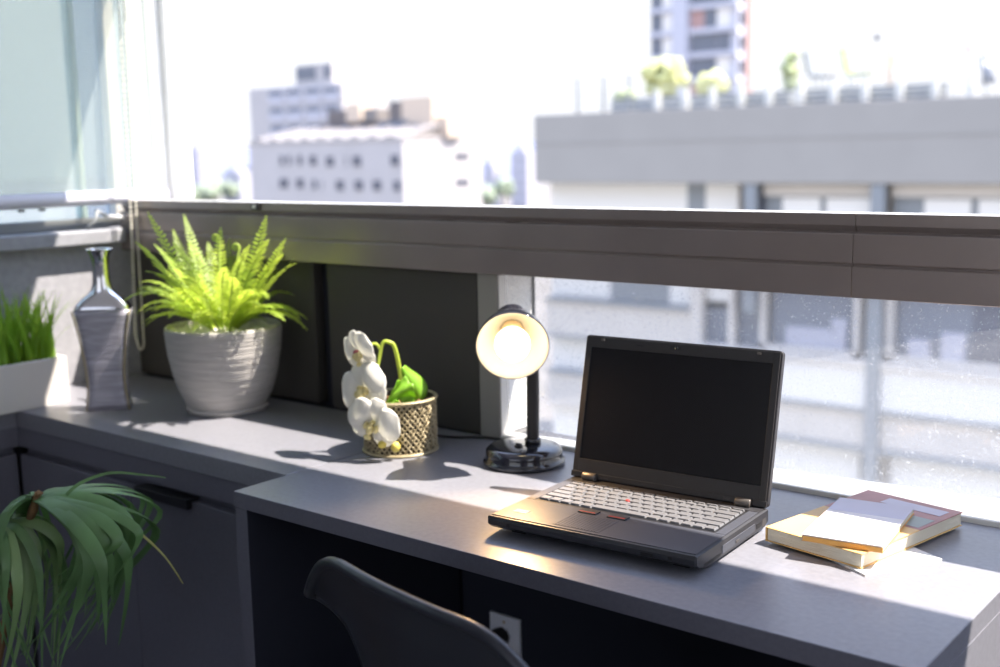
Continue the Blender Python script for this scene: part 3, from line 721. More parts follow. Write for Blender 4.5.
def frond(az, L_, rise, droop, wmax, curl=0.):
    m_ = MB(); n_ = 26; pts = []
    dh = V((math.cos(az), math.sin(az), 0)); tw = V((-dh.y, dh.x, 0))
    root = V((PX, PY, DZ + .170)) + dh * rnd.uniform(.008, .028)
    bend = rnd.uniform(-.25, .25)
    for i in range(n_ + 1):
        s_ = i / n_
        pts.append(root + dh * L_ * (s_ * (1 - .12 * s_)) * (1 - rise * .30) + tw * (bend * L_ * s_ * s_ * .5) + UP * L_ * (rise * s_ - droop * s_ ** 2.2))
    m_.tube(pts, [.0016 * (1 - .7 * i / n_) for i in range(n_ + 1)], 5, 1)
    for i in range(3, n_ + 1):
        s_ = i / n_; tg = (pts[min(i + 1, n_)] - pts[i - 1]).normalized()
        sd = tg.cross(UP); sd = sd.normalized() if sd.length > .05 else tw
        nn = sd.cross(tg).normalized()
        wl = wmax * (math.sin(PI * min(1., (.16 + .84 * s_)) ** .85) ** .8) + .002
        for sg in (-1, 1):
            dr_ = (sd * sg * .92 + tg * .38 + nn * rnd.uniform(-.10, .22)).normalized()
            p0 = pts[i]; hw = L_ / n_ * .33
            a = p0 + dr_ * wl * .12; b = p0 + dr_ * wl * .55; c = p0 + dr_ * wl + tg * hw * .5 - nn * wl * .10
            m_.add([a - tg * hw * .8, a + tg * hw * .9, b + tg * hw + nn * .0006, b - tg * hw * .8 + nn * .0006, c], [(0, 1, 2, 3), (3, 2, 4)], 0, True)
    return m_
for k in range(64):
    az = k * 2.39996 + rnd.uniform(-.2, .2); q = rnd.random()
    if k < 20: L_, ri, dr_ = rnd.uniform(.24, .285), rnd.uniform(.95, 1.2), rnd.uniform(.10, .35)
    elif k < 48: L_, ri, dr_ = rnd.uniform(.225, .285), rnd.uniform(.80, 1.05), rnd.uniform(.30, .60)
    else: L_, ri, dr_ = rnd.uniform(.19, .25), rnd.uniform(.62, .80), rnd.uniform(.40, .62)
    # keep fronds off the wall and the vase
    ty = PY + math.sin(az) * L_ * .8
    if ty > FY - .03: L_ *= .55 + .25 * (ri > .9)
    frond(az, L_, ri, dr_, rnd.uniform(.019, .027)).build('frond', ['fern', 'fernstem'], t)
for az0, L_ in ((.70, .27), (.35, .25), (1.0, .26), (.15, .22), (3.9, .24), (4.3, .22), (3.6, .25), (5.3, .19)):
    frond(az0 - .02 if PY + math.sin(az0) * L_ * .8 < FY - .02 else .25, L_, rnd.uniform(.62, .85), rnd.uniform(.48, .66), rnd.uniform(.020, .026)).build('frond', ['fern', 'fernstem'], t)
for r_, f_, hgt in ((.055, -.02, .150), (.040, .02, .185), (-.005, .03, .205)):
    b0 = V((PX, PY, DZ + .168)); tip = b0 + RV * r_ + FV * f_ + UP * hgt
    pts = cr([b0 + RV * r_ * .2, b0 + RV * r_ * .55 + UP * hgt * .5, tip], 8)
    for k in range(1, 16):
        a = k / 15 * 2 * PI * 1.2; rr_ = .0085 * (1 - k / 20); pts.append(tip + RV * (-.0085 + rr_ * math.cos(a)) + UP * rr_ * math.sin(a))
    MB().tube(pts, [.0026] * len(pts), 7).build('fiddlehead', 'fernstem', t)

# ================================================================== VASE
VX, VY, VR = -2.262, 1.411, math.atan2(.60, .80) + math.radians(-4)
t = thing('vase', 'tall narrow-waisted metallic vase with a mirrored neck on the counter', 'vase', (VX, VY, DZ), math.radians(54) - math.radians(10))
# local x across the face, local -y is the face
def sect(prof, n_=28, ex=5.):
    """profile (half width, half depth, z) -> squarish sections"""
    m_ = MB(); vs = []; fs = []
    for hw, hd, z in prof:
        for i in range(n_):
            a = 2 * PI * (i + .5) / n_; c, s_ = math.cos(a), math.sin(a)
            e = 2 / ex if hw > .03 else 2 / 2.2
            vs.append((hw * math.copysign(abs(c) ** e, c), hd * math.copysign(abs(s_) ** e, s_), z))
    k = len(prof)
    for j in range(k - 1):
        for i in range(n_): fs.append((j * n_ + i, j * n_ + (i + 1) % n_, (j + 1) * n_ + (i + 1) % n_, (j + 1) * n_ + i))
    fs.append(tuple(range(n_ - 1, -1, -1))); fs.append(tuple((k - 1) * n_ + i for i in range(n_)))
    m_.add(vs, fs, 0, True); return m_
bp = []
for k in range(17):
    f = k / 16; z = .001 + f * .222
    hw = .0450 - .0075 * math.sin(PI * min(1, f / .62)) if f < .62 else .0450 + .0150 * ((f - .62) / .38) ** 1.3
    if f < .62: hw = .0450 - .0065 * math.sin(PI * f / .62)
    bp.append((hw, .026 + .004 * f, z))
body = sect(bp, 32, 7.).build('body', 'vasebody', t, world=False)
npf = [(.0600, .0300, .2232), (.0596, .0296, .2270), (.0540, .0275, .2360), (.0420, .0240, .2480), (.0300, .0215, .2580), (.0225, .0195, .2680), (.0190, .0180, .2820), (.0178, .0172, .3000), (.0182, .0176, .3200), (.0200, .0195, .3380), (.0250, .0240, .3490), (.0288, .0275, .3540), (.0286, .0272, .3560), (.0250, .0240, .3555), (.0170, .0165, .3480), (.0150, .0145, .3300)]
sect(npf, 32, 5.).build('neck', 'chrome', t, world=False)
for s_ in (-1, 1):
    m_ = MB(); pts = [(s_ * (hw + .0012), -(hd - .004), z) for hw, hd, z in bp]; m_.tube(pts, .0022, 6); m_.build('edge_trim', 'gold', body, world=False)

# ================================================================== GRASS PLANTER
t = thing('grass_planter', 'pale rectangular planter of green grass on the counter corner', 'planter', (-2.49, 1.15, DZ))
w = MB(); w.box(-2.566, -2.405, .90, 1.398, DZ + .0005, DZ + .006); w.box(-2.566, -2.556, .90, 1.398, DZ + .006, DZ + .107); w.box(-2.415, -2.405, .90, 1.398, DZ + .006, DZ + .107)
w.box(-2.556, -2.415, .90, .91, DZ + .006, DZ + .107); w.box(-2.556, -2.415, 1.388, 1.398, DZ + .006, DZ + .107)
w.build('box', 'planter', t, .0015)
bx(-2.5555, -2.4155, .9105, 1.3875, DZ + .0065, DZ + .095).build('soil', 'soil', t)
g = MB()
for k in range(760):
    x = rnd.uniform(-2.55, -2.42); y = rnd.uniform(.93, 1.385); a = rnd.uniform(0, 2 * PI); L_ = rnd.uniform(.09, .185); ln = rnd.uniform(.05, .45) * (1.4 if rnd.random() < .2 else 1)
    d_ = V((math.cos(a), math.sin(a), 0)); d_.x = d_.x if x + d_.x * L_ * ln > LW + .02 else abs(d_.x)
    pts = [V((x, y, DZ + .095)) + UP * L_ * f * (1 - .25 * ln * f) + d_ * L_ * ln * f * f for f in (0, .25, .5, .75, 1)]
    g.ribbon(pts, [.0026, .0032, .0030, .0020, .0002], None, .3)
tag(g.build('grass', 'grass', t), kind='stuff')

# ================================================================== BOOKS AND BOOKLET
def T2(c, a): return TR(c, a)
t = thing('booklet', 'thin white booklet sticking out under the big book', 'booklet', (-.575, 1.485, DZ))
e = V((-.474 + .534, 1.505 - 1.392, 0)).normalized(); ang = math.atan2(e.y, e.x) - PI / 2
ct = V((-.534, 1.392, 0)) + e * .064 + V((-e.y, e.x, 0)) * .072
TT = T2((ct.x, ct.y, DZ), ang)
MB().box(-.0715, .0715, -.0635, .0635, .0006, .0026, 0, TT).build('pages', 'paperwhite', t)
MB().box(-.072, .072, -.064, .064, .0027, .0032, 0, TT).box(-.072, .072, -.064, .064, .0001, .0005, 0, TT).build('cover', 'paperwhite', t)

t = thing('book', 'thick orange and red paperback lying flat at the desk right end', 'book', (-.595, 1.545, DZ + .004), math.radians(-11))
bw, bl, bh = .0765, .1275, .0205
def sag(m_, amt=.0):
    return m_
w = MB()
w.grid(lambda u, v: ((u - .5) * 2 * (bw - .0015), (v - .5) * 2 * (bl - .0015), bh - .0018 - .0015 * (1 - u) ** 3 * 0), 1, 1)
MB().box(-bw + .003, bw - .0015, -bl + .0015, bl - .0015, .0016, bh - .0016).build('page_block', 'pages', t, .0008, world=False)
cv = MB()
cv.box(-bw, bw, -bl, bl, 0.0001, .0014, 0); cv.box(-bw, -bw + .0018, -bl, bl, .0014, bh - .0014, 0)
cv.box(-bw, bw, -bl, .012, bh - .0014, bh, 0); cv.box(-bw, bw, .012, bl, bh - .0014, bh, 1)
cv.build('cover', ['coverorange', 'coverred'], t, .0005, world=False)
MB().box(-.012, bw - .006, .018, .062, bh + .0001, bh + .0004).build('cover_print', 'covergreen', t, world=False)
MB().box(-.030, bw - .012, .085, .112, bh + .0001, bh + .0004).build('cover_print', 'lilac_shade_print', t, world=False)
t = thing('book', 'small pale paperback with an orange edge lying on the thick book', 'book', (-.588, 1.507, DZ + .004 + bh + .0006), math.radians(7.5))
sw, sl, sh = .053, .0935, .0095
MB().box(-sw + .002, sw - .001, -sl + .001, sl - .001, .0012, sh - .0012).build('page_block', 'pages', t, .0004, world=False)
cv = MB(); cv.box(-sw, sw, -sl, sl, .0001, .0011, 2); cv.box(-sw, -sw + .0016, -sl, sl, .0011, sh - .0011, 0); cv.box(-sw, sw, -sl, .030, sh - .0011, sh, 0); cv.box(-sw, sw, .030, sl, sh - .0011, sh, 1)  # lilac rear part is shade on the pale cover, painted in
cv.box(-sw, sw, -sl, -sl + .0016, .0011, sh - .0025, 2)
cv.build('cover', ['coverpale', 'lilac_shade_print', 'spineorange'], t, .0003, world=False)

# ================================================================== LONG-LEAVED PLANT ON THE FLOOR
t = thing('trailing_plant', 'long-leaved drooping green plant in front of the dark cabinet', 'plant', (-1.88, .86, 0))
g = MB(); g.lathe([(0, .0005), (.095, .0005), (.12, .22), (.128, .225), (.128, .25), (.116, .25), (.112, .225), (0, .225)], 36, TR((-1.88, .86, 0))); g.build('pot', 'terracotta', t)
MB().lathe([(0, .2255), (.110, .2255), (.1, .232), (0, .235)], 24, TR((-1.88, .86, 0))).build('soil', 'soil', t)
H1 = V((-1.752, .944, .752)); H2 = V((-1.795, .898, .712)); H3 = V((-1.862, .842, .772))
for hd, base_ in ((H1, (-1.86, .87, .22)), (H2, (-1.875, .85, .22)), (H3, (-1.90, .84, .22))):
    b0 = V(base_); pts = cr([b0, b0.lerp(hd, .45) + RV * -.02, b0.lerp(hd, .85) + RV * -.012 - UP * .01, hd - UP * .004, hd + RV * .006 + UP * .004], 8)
    MB().tube(pts, [.0075 + .0012 * math.sin(i * 2.1) for i in range(len(pts))], 9).build('stem', 'bark', t)
def long_leaf(hd, az, out, up, drop, wid, m_, n_=20, swirl=0., ret=.5):
    """strap leaf: sweeps out over the top, then hangs and curls back under"""
    d_ = RV * math.cos(az) + FV * math.sin(az); pts = []; s2 = V((-d_.y, d_.x, 0))
    for i in range(n_ + 1):
        f = i / n_
        rr_ = out * (math.sin(min(1., f / .55) * PI / 2) - ret * max(0., (f - .5) / .5) ** 1.6)
        z = up * math.sin(min(1, f / .3) * PI / 2) - drop * (max(0., f - .06) / .94) ** 1.45
        pts.append(hd + d_ * rr_ + UP * z + s2 * swirl * f * f)
    wd = [wid * (.5 + .5 * math.sin(PI * min(1, (i / n_) * 1.3 + .12))) * (1 - (i / n_) ** 3.5) + .0006 for i in range(n_ + 1)]
    sg_ = 1 if s2.dot(RV) >= 0 else -1
    MB().ribbon(pts, wd, s2 * .6 + RV * sg_ * .8 + UP * .25, .22).build('leaf', m_, t)
for k in range(44):
    az = rnd.uniform(-.75, 1.2)
    long_leaf(H1, az, rnd.uniform(.09, .20) * (1 if abs(az) < .9 else .8), rnd.uniform(-.004, .014), rnd.uniform(.14, .27), rnd.uniform(.0065, .0125), 'dracena', swirl=rnd.uniform(-.06, .06), ret=rnd.uniform(.15, 1.0))
for k in range(10):
    long_leaf(H1, rnd.uniform(1.6, 4.4), rnd.uniform(.05, .10), rnd.uniform(.004, .02), rnd.uniform(.2, .33), rnd.uniform(.005, .009), 'dracena', swirl=rnd.uniform(-.06, .06))
for k in range(22):
    az = rnd.uniform(-1.6, 1.0)
    long_leaf(H2, az, rnd.uniform(.055, .105), rnd.uniform(.006, .020), rnd.uniform(.14, .32), rnd.uniform(.0065, .0105), rnd.choice(['dracena', 'dracena2', 'dracena2']), swirl=rnd.uniform(-.05, .05), ret=rnd.uniform(.1, .9))
for k in range(12):
    long_leaf(H3, rnd.uniform(-2.2, .5), rnd.uniform(.05, .10), rnd.uniform(.004, .02), rnd.uniform(.15, .34), rnd.uniform(.006, .0095), rnd.choice(['dracena', 'dracena2']), swirl=rnd.uniform(-.06, .03))
# the two stray leaves
MB().ribbon(cr([H1 + RV * .03, H1 + RV * .115 + UP * -.022, H1 + RV * .165 - UP * .062, H1 + RV * .205 - UP * .105, H1 + RV * .232 - UP * .152], 7), [.0036 * (1 - i / 30) + .0004 for i in range(29)], FV * .5 + UP, .2).build('leaf', 'yellowleaf', t)
MB().ribbon(cr([H1 + RV * .045, H1 + RV * .075 + UP * .024, H1 + RV * .125 + UP * .040, H1 + RV * .175 + UP * .036, H1 + RV * .215 + UP * .030], 7), [.0034 * (1 - i / 32) + .0004 for i in range(29)], FV * .5 + UP, .2).build('leaf', 'dracena', t)

# ================================================================== OUTSIDE
struct('ground', bx(-2500, 900, 20, 2600, -46, -45), 'ground')
# --- grey building across the street (facade parallel to our window)
kx = 1.6
def gx(x): return x * kx
def gz(z): return 1.3 + (z - 1.3) * kx
FYB = 24 * kx
t = thing('office_building', 'long grey office building with a roof terrace across the street', 'building', (-20, FYB + 8, -45))
x0, x1 = gx(-18.22), gx(6)
w = MB(); w.box(x0, x1, FYB, FYB + 20, gz(.44), gz(2.17)); w.build('parapet', 'extgrey', t, .03)
w = MB(); w.box(x0, x1, FYB - .015, FYB - .002, gz(1.43), gz(1.41)); 
w.build('cladding_joint', 'extjoint', t)
w = MB(); w.box(x0 + .25, x1, FYB + 1.2, FYB + 19, -45, gz(.43)); w.build('core', 'extpale', t)
# floors below: slabs, spandrels, glazing
zz = [(.34, -1.20, 'glaz'), (-1.20, -1.62, 'spandrel')]
def slab(z0, z1, dy=0., m_='extpale', nm='spandrel', xa=None, xb=None):
    w_ = MB(); w_.box(xa if xa is not None else x0 + .25, xb if xb is not None else x1, FYB + .45 - dy, FYB + 1.19, gz(z0), gz(z1)); return w_.build(nm, m_, t, .02)
xs_ = gx(-13.75)
slab(-1.62, -1.20)
slab(-3.50, -2.58, .08, xb=xs_); slab(-2.60, -2.52, .22, 'extcol', 'ledge', xb=xs_)
slab(-5.42, -4.50, .08, xb=xs_); slab(-4.50, -4.44, .22, 'extcol', 'ledge', xb=xs_); slab(-3.56, -3.50, .20, 'extcol', 'ledge', xb=xs_)
slab(-7.6, -6.5, .08, xb=xs_); slab(-9.6, -8.4, .08)
slab(-3.52, -3.36, .35, 'extpale', 'ledge', xa=xs_); slab(-4.42, -3.52, .22, 'extglass', 'balustrade', xa=xs_); slab(-4.52, -4.42, .30, 'extcol', 'ledge', xa=xs_)
slab(-5.30, -4.52, .10, xa=xs_); slab(-5.40, -5.30, .28, 'extcol', 'ledge', xa=xs_); slab(-7.2, -6.3, .1, xa=xs_)
def glaz(xa, xb, z0, z1, m_='extglass', dy=.75):
    w_ = MB(); w_.box(gx(xa), gx(xb), FYB + dy, FYB + dy + .1, gz(z0), gz(z1)); o = w_.build('window', m_, t)
    return o
for xa, xb, z0, z1, m_ in ((-18.05, -14.0, -1.15, .42, 'extglass'), (-13.5, -12.65, -1.15, .42, 'extglass'), (-14.0, -13.5, -1.15, .42, 'extcol'), (-12.2, -11.95, -1.15, .42, 'extdark'),
        (-18.05, -16.2, -2.50, -1.62, 'extglass'), (-16.2, -14.47, -2.50, -1.62, 'extcol'), (-14.47, -12.6, -2.50, -1.62, 'extglass'),
        (-18.05, -16.9, -4.42, -3.58, 'extglass'), (-16.9, -13.8, -4.42, -3.58, 'extglass'), (-18.05, -13.8, -6.45, -5.45, 'extglass'),
        (-13.7, -11.9, -3.34, -2.35, 'extblue'), (-12.6, -11.9, -2.35, -1.62, 'extblue'), (-11.75, -9.75, -3.25, -1.62, 'extblue'), (-8.85, -7.3, -3.25, -1.62, 'extblue'), (-7.3, -6.0, -3.25, -1.62, 'extdark'), (-6.0, -2.0, -3.25, -1.62, 'extblue'), (-1.5, 3.0, -3.25, -1.62, 'extblue'),
        (-13.7, -9.6, -6.25, -5.42, 'extglass'), (-8.9, -4.0, -6.25, -5.42, 'extglass'), (-3.5, 3.0, -6.25, -5.42, 'extglass')):
    glaz(xa, xb, z0, z1, m_)
for xa, xb in ((-11.51, -10.62), (-10.48, -9.45), (-8.34, -7.4), (-7.25, -6.3), (-5.6, -4.6), (-4.45, -3.5)):
    glaz(xa, xb, -.55, .12, 'extglass', .60)
for xa, xb in ((-11.95, -9.3), (-9.0, -6.0), (-6.0, -3.0)):
    w = MB(); w.box(gx(xa), gx(xb), FYB + .70, FYB + .80, gz(-1.15), gz(.42)); w.build('recess', 'extcol', t)
    w = MB(); w.box(gx(xa), gx(xb), FYB + .50, FYB + .69, gz(.16), gz(.42)); w.build('beam', 'extpale', t)
# pale window surrounds on the right bays
for xa, xb in ((-11.95, -9.6), (-9.0, -6.2), (-5.8, -2.2)):
    w = MB(); a, b = gx(xa), gx(xb)
    for q in ((a, a + .2, gz(-3.34), gz(-1.62)), (b - .2, b, gz(-3.34), gz(-1.62)), (a, b, gz(-3.34), gz(-3.22))): w.box(q[0], q[1], FYB + .35, FYB + .62, q[2], q[3])
    w.build('window_surround', 'extpale', t)
w = MB(); w.box(gx(-13.75), gx(-13.45), FYB + .3, FYB + .7, gz(-3.36), gz(-1.62)); w.box(gx(-12.75), gx(-12.6), FYB + .3, FYB + .7, gz(-3.36), gz(-1.62)); w.build('window_surround', 'extpale', t)
for xa in (-9.36, -2.0, -12.3):
    w = MB(); w.box(gx(xa), gx(xa + .30), FYB + .05, FYB + .36, gz(-9) if xa > -12 else gz(-2.5), gz(.43)); w.build('column', 'extcol', t, .02)
# furniture glimpsed behind the glass
for xa, wd_, hh, m_ in ((-11.4, 1.2, .45, 'extglass'), (-10.3, .35, .7, 'extpale'), (-8.6, .5, .4, 'extglass'), (-8.2, .12, .35, 'extbeige'), (-7.9, .5, .6, 'extglass')):
    w = MB(); w.box(gx(xa), gx(xa + wd_), FYB + .66, FYB + .74, gz(-3.24), gz(-3.24 + hh)); w.box(gx(xa + .05), gx(xa + wd_ - .05), FYB + .63, FYB + .66, gz(-3.24), gz(-3.24 + hh * .8)); w.build('interior_cabinet', 'extfar', t)
ZR = gz(2.17)
t = thing('terrace_railing', 'pale metal railing along the roof terrace edge', 'railing', (-20, FYB + .5, ZR))
for k, xa in enumerate((-16.97, -16.19, -15.45, -14.67, -13.91, -13.2, -12.48, -11.80, -11.05, -10.30, -9.60, -8.87, -8.15, -7.45, -6.7, -5.95, -5.2)):
    if k < 3: MB().box(gx(xa) - .06, gx(xa) + .06, FYB + .25, FYB + .37, ZR + .001, gz(3.05)).build('post', 'extcol', t, .01)
    else:
        p_ = MB().box(gx(xa) - .10, gx(xa) + .10, FYB + .22, FYB + .42, ZR + .001, gz(2.63)).build('post', 'extsteel', t, .01)
        MB().box(gx(xa) - .14, gx(xa) + .14, FYB + .2, FYB + .44, gz(2.30), gz(2.34)).build('bracket', 'extsteel', p_)
for z in (2.68, 2.52, 2.38, 2.27):
    MB().box(gx(-17.0), gx(-5.1), FYB + .28, FYB + .33, gz(z), gz(z + .02)).build('rail', 'extsteel', t)
# terrace floor items stand on the roof plane behind the railing
def shrub(xa, y, z0, z1, wd, m_, label, n_=70):
    tt = thing('terrace_shrub', label, 'shrub', (gx(xa), y, ZR))
    MB().box(gx(xa) - wd * .55, gx(xa) + wd * .55, y - .4, y + .4, ZR + .002, ZR + .5).build('trough', 'extcol', tt, .03)
    m2 = MB(); cz = (ZR + .5 + z1) / 2; hz = (z1 - ZR - .45) / 2
    for k in range(n_):
        a = rnd.uniform(0, 2 * PI); b = rnd.uniform(-1, 1); q = math.sqrt(1 - b * b) * rnd.uniform(.5, 1)
        m2.blob((gx(xa) + wd * .5 * q * math.cos(a), y + .35 * q * math.sin(a), cz + hz * b * .85), rnd.uniform(.12, .24), 6, 4, .3)
    m2.build('foliage', m_, tt); return tt
yb = FYB + 1.4
shrub(-14.9, yb, ZR, gz(3.42), 2.1, 'extyellow', 'large yellow-green shrub behind the terrace railing', 110)
shrub(-13.6, yb, ZR, gz(2.95), 1.2, 'extyellow', 'lower yellow shrub right of the large terrace shrub', 60)
shrub(-16.0, yb, ZR, gz(2.62), .8, 'extolive', 'small olive shrub at the left of the terrace planting', 40)
shrub(-11.75, yb + .4, ZR, gz(3.42), .6, 'extolive', 'slim olive bush beside the grey terrace chair', 30)
def tbox(xa, xb, label):
    tt = thing('terrace_trough', label, 'planter', (gx((xa + xb) / 2), FYB + .9, ZR))
    w_ = MB(); a, b = gx(xa), gx(xb); z0_ = ZR + .002
    w_.box(a, b, FYB + .6, FYB + .62, z0_, ZR + .5); w_.box(a, b, FYB + 1.18, FYB + 1.2, z0_, ZR + .5); w_.box(a, a + .02, FYB + .62, FYB + 1.18, z0_, ZR + .5); w_.box(b - .02, b, FYB + .62, FYB + 1.18, z0_, ZR + .5); w_.build('box', 'extcol', tt)
    bx(a + .03, b - .03, FYB + .63, FYB + 1.17, z0_, ZR + .46).build('soil', 'soil', tt)
tbox(-13.1, -11.4, 'grey planter trough left of the grey terrace chair'); tbox(-11.2, -8.0, 'long grey planter trough at the right of the terrace')
def tchair(xa, m_, label, wd=.9):
    tt = thing('terrace_chair', label, 'chair', (gx(xa), yb + 1.2, ZR))
    x_ = gx(xa); y_ = yb + 1.2
    MB().prism([(-.3, .0), (.3, .0), (.5, .12), (-.3, .12)], 0, wd, 0, TR((x_ - .3, y_ + wd / 2, ZR + .95), 0, PI / 2)).build('seat', m_, tt)
    MB().prism([(-.42, .12), (-.28, .12), (-.46, 1.0), (-.62, 1.0)], 0, wd, 0, TR((x_ - .3, y_ + wd / 2, ZR + .95), 0, PI / 2)).build('backrest', m_, tt)
    for dx, dy in ((-.55, -.3), (-.55, .3), (0, -.3), (0, .3)): MB().tube([(x_ + dx, y_ + dy, ZR + .002), (x_ + dx, y_ + dy, ZR + .95)], .03, 6).build('leg', 'extcol', tt)
tchair(-11.0, 'extcol', 'grey slanted chair on the roof terrace')
tchair(-10.15, 'extolive', 'olive and pale slanted chair on the roof terrace', .6)
tt = thing('terrace_plant', 'thin brown upright plant on the roof terrace', 'plant', (gx(-9.45), yb + .5, ZR))
MB().lathe([(0, .002), (.22, .002), (.28, .45), (0, .45)], 14, TR((gx(-9.45), yb + .5, ZR))).build('pot', 'extsteel', tt)
MB().tube([(gx(-9.45), yb + .5, ZR + .45), (gx(-9.47), yb + .5, ZR + 1.1), (gx(-9.38), yb + .5, gz(3.42))], [.10, .11, .03], 7).build('stem', 'extbeige', tt)
m2 = MB()
for k in range(14): a = rnd.uniform(0, 6.28); m2.ribbon([V((gx(-9.45), yb + .5, ZR + 1.1 + .03 * k)), V((gx(-9.45) + .18 * math.cos(a), yb + .5 + .18 * math.sin(a), ZR + 1.3 + .035 * k)), V((gx(-9.45) + .25 * math.cos(a), yb + .5 + .25 * math.sin(a), ZR + 1.25 + .04 * k))], [.04, .04, .005])
m2.build('leaf_tuft', 'extolive', tt)
tt = thing('terrace_lamp', 'hooked lamp post at the right of the roof terrace', 'lamp', (gx(-8.05), yb + .6, ZR))
MB().tube(cr([(gx(-8.05), yb + .6, ZR + .002), (gx(-8.05), yb + .6, gz(3.0)), (gx(-8.03), yb + .6, gz(3.16)), (gx(-7.9), yb + .6, gz(3.18))], 6), .04, 7).build('pole', 'extsteel', tt)
MB().lathe([(.0, 0), (.16, 0), (.12, .12), (0, .14)], 14, TR((gx(-7.86), yb + .6, gz(3.13)))).build('lamp_head', 'extbrick', tt)
tt = thing('folded_parasol', 'folded blue parasol at the far right of the roof terrace', 'parasol', (gx(-7.55), yb + .9, ZR))
MB().tube([(gx(-7.5), yb + .9, ZR + .02), (gx(-7.65), yb + .9, gz(3.05))], .035, 7).build('pole', 'extcol', tt)
MB().tube([(gx(-7.47), yb + .9, gz(2.45)), (gx(-7.52), yb + .9, gz(2.7)), (gx(-7.65), yb + .9, gz(3.05))], [.26, .16, .05], 10).build('canopy', 'extblue', tt)
tt = thing('terrace_pergola', 'thin pale metal frame rising above the roof terrace', 'frame', (gx(-10.8), yb + 3.2, ZR))
for xa in (-11.6, -10.9, -10.2): MB().box(gx(xa) - .03, gx(xa) + .03, yb + 3.17, yb + 3.23, ZR + .002, gz(3.95)).build('post', 'extsteel', tt)
MB().box(gx(-11.6) - .03, gx(-10.2) + .03, yb + 3.17, yb + 3.23, gz(3.95) + .001, gz(3.95) + .061).build('beam', 'extsteel', tt)
tt = thing('hanging_lantern', 'small dark lantern hanging from the terrace frame', 'lantern', (gx(-10.42), yb + 3.2, gz(3.66)))
MB().lathe([(0, 0), (.11, .03), (.13, .16), (.06, .28), (0, .30)], 12, TR((gx(-10.42), yb + 3.2, gz(3.60)))).build('lantern_body', 'extdark', tt)
MB().tube([(gx(-10.42), yb + 3.2, gz(3.60) + .29), (gx(-10.42), yb + 3.2, gz(3.95) - .001)], .012, 6).build('cord', 'extcol', tt)

# --- white block with the ribbed roof
k5 = 1.5
def wx(x): return x * k5
def wz(z): return 1.3 + (z - 1.3) * k5
WY = 66.3 * k5; WX = -63.1 * k5; WL = -81.7 * k5; WB = 75.7 * k5
t = thing('white_building', 'wide white building with small dark windows and a ribbed roof', 'building', ((WX + WL) / 2, WY + 6, -45))
w = MB(); w.box(WL, WX, WY, WB, -45, wz(2.28)); w.build('wall', 'extwhite', t, .05)
w = MB(); w.box(WL - .15, WX + .15, WY - .15, WB + .15, wz(2.285), wz(2.43)); w.build('cornice', 'extwhite', t, .03)
for xa, za, ww in ((-77.37, .84, .5), (-76.4, .84, .4), (-75.07, .81, .55), (-73.46, .79, .8), (-71.4, .68, .9), (-69.5, .68, .1), (-68.24, .68, .9), (-64.0, .70, .9), (-77.25, -1.12, 1.1), (-75.2, -1.12, .9), (-73.4, -1.2, .5), (-72.49, -1.27, .1), (-70.33, -1.27, .9), (-68.12, -1.26, .9), (-66.07, -1.26, .9), (-63.87, -1.3, .7)):
    o_ = MB().box(wx(xa) - ww * .72, wx(xa) + ww * .72, WY - .06, WY - .005, wz(za) - .62, wz(za) + .55).build('window', 'extdark', t)
    MB().box(wx(xa) - ww * .75, wx(xa) + ww * .75, WY - .12, WY - .07, wz(za) - .70, wz(za) - .62).build('window_sill', 'extwhite', o_)
for ya, za in ((73.3, .88), (73.25, -1.25), (73.25, -3.3)):
    o_ = MB().box(WX + .005, WX + .06, ya * k5 - 1.35, ya * k5 + 1.35, wz(za) - .42, wz(za) + .42).build('window', 'extdark', t)
    MB().box(WX + .07, WX + .12, ya * k5 - 1.45, ya * k5 + 1.45, wz(za) - .50, wz(za) - .42).build('window_sill', 'extwhite', o_)
# ribbed sloping roof rising away from the front edge
w = MB(); nr = 9
for k in range(nr):
    xa = WL + .5 + (WX - 1.0 - WL) * k / nr; xb = WL + .5 + (WX - 1.0 - WL) * (k + .82) / nr; xm = (xa + xb) / 2
    za, zb = wz(2.44), wz(3.35); y0, y1 = WY + .2, WY + 6.5
    w.add([(xa, y0, za), (xm, y0, za + .38), (xb, y0, za), (xa + 1.3, y1, zb), (xm + 1.3, y1, zb + .38), (xb + 1.3, y1, zb)], [(0, 2, 1), (3, 4, 5), (0, 1, 4, 3), (1, 2, 5, 4), (0, 3, 5, 2)], 0)
w.build('ribbed_roof', 'extroof', t)
w = MB(); w.add([(WL + .4, WY + .1, wz(2.44)), (WX - .2, WY + .1, wz(2.44)), (WX - .2, WY + 6.6, wz(3.3)), (WL + .4, WY + 6.6, wz(3.3)), (WL + .4, WY + 6.6, wz(2.44)), (WX - .2, WY + 6.6, wz(2.44))], [(0, 1, 2, 3), (3, 2, 5, 4), (0, 4, 5, 1), (0, 3, 4), (1, 5, 2)], 0); w.build('roof_slope', 'extroof', t)
yr = WY + 7.0
def rb(xa, xb, z0, z1, m_, nm, d0=0., d1=4.):
    return MB().box(wx(xa), wx(xb), yr + d0, yr + d1, wz(z0), wz(z1)).build(nm, m_, t, .05)
rb(-77.5, -64.5, 2.45, 3.9, 'extbrowngrey', 'plant_room'); rb(-76.5, -73.0, 3.9, 5.0, 'extbrowngrey', 'plant_room'); rb(-73.9, -72.2, 3.9, 5.5, 'extbeige', 'water_tank', -.4, 2); rb(-71.8, -70.2, 3.9, 5.0, 'extroof', 'water_tank', -.4, 2)
rb(-68.9, -67.4, 3.9, 5.5, 'extbrowngrey', 'plant_room', -.2, 2.5)
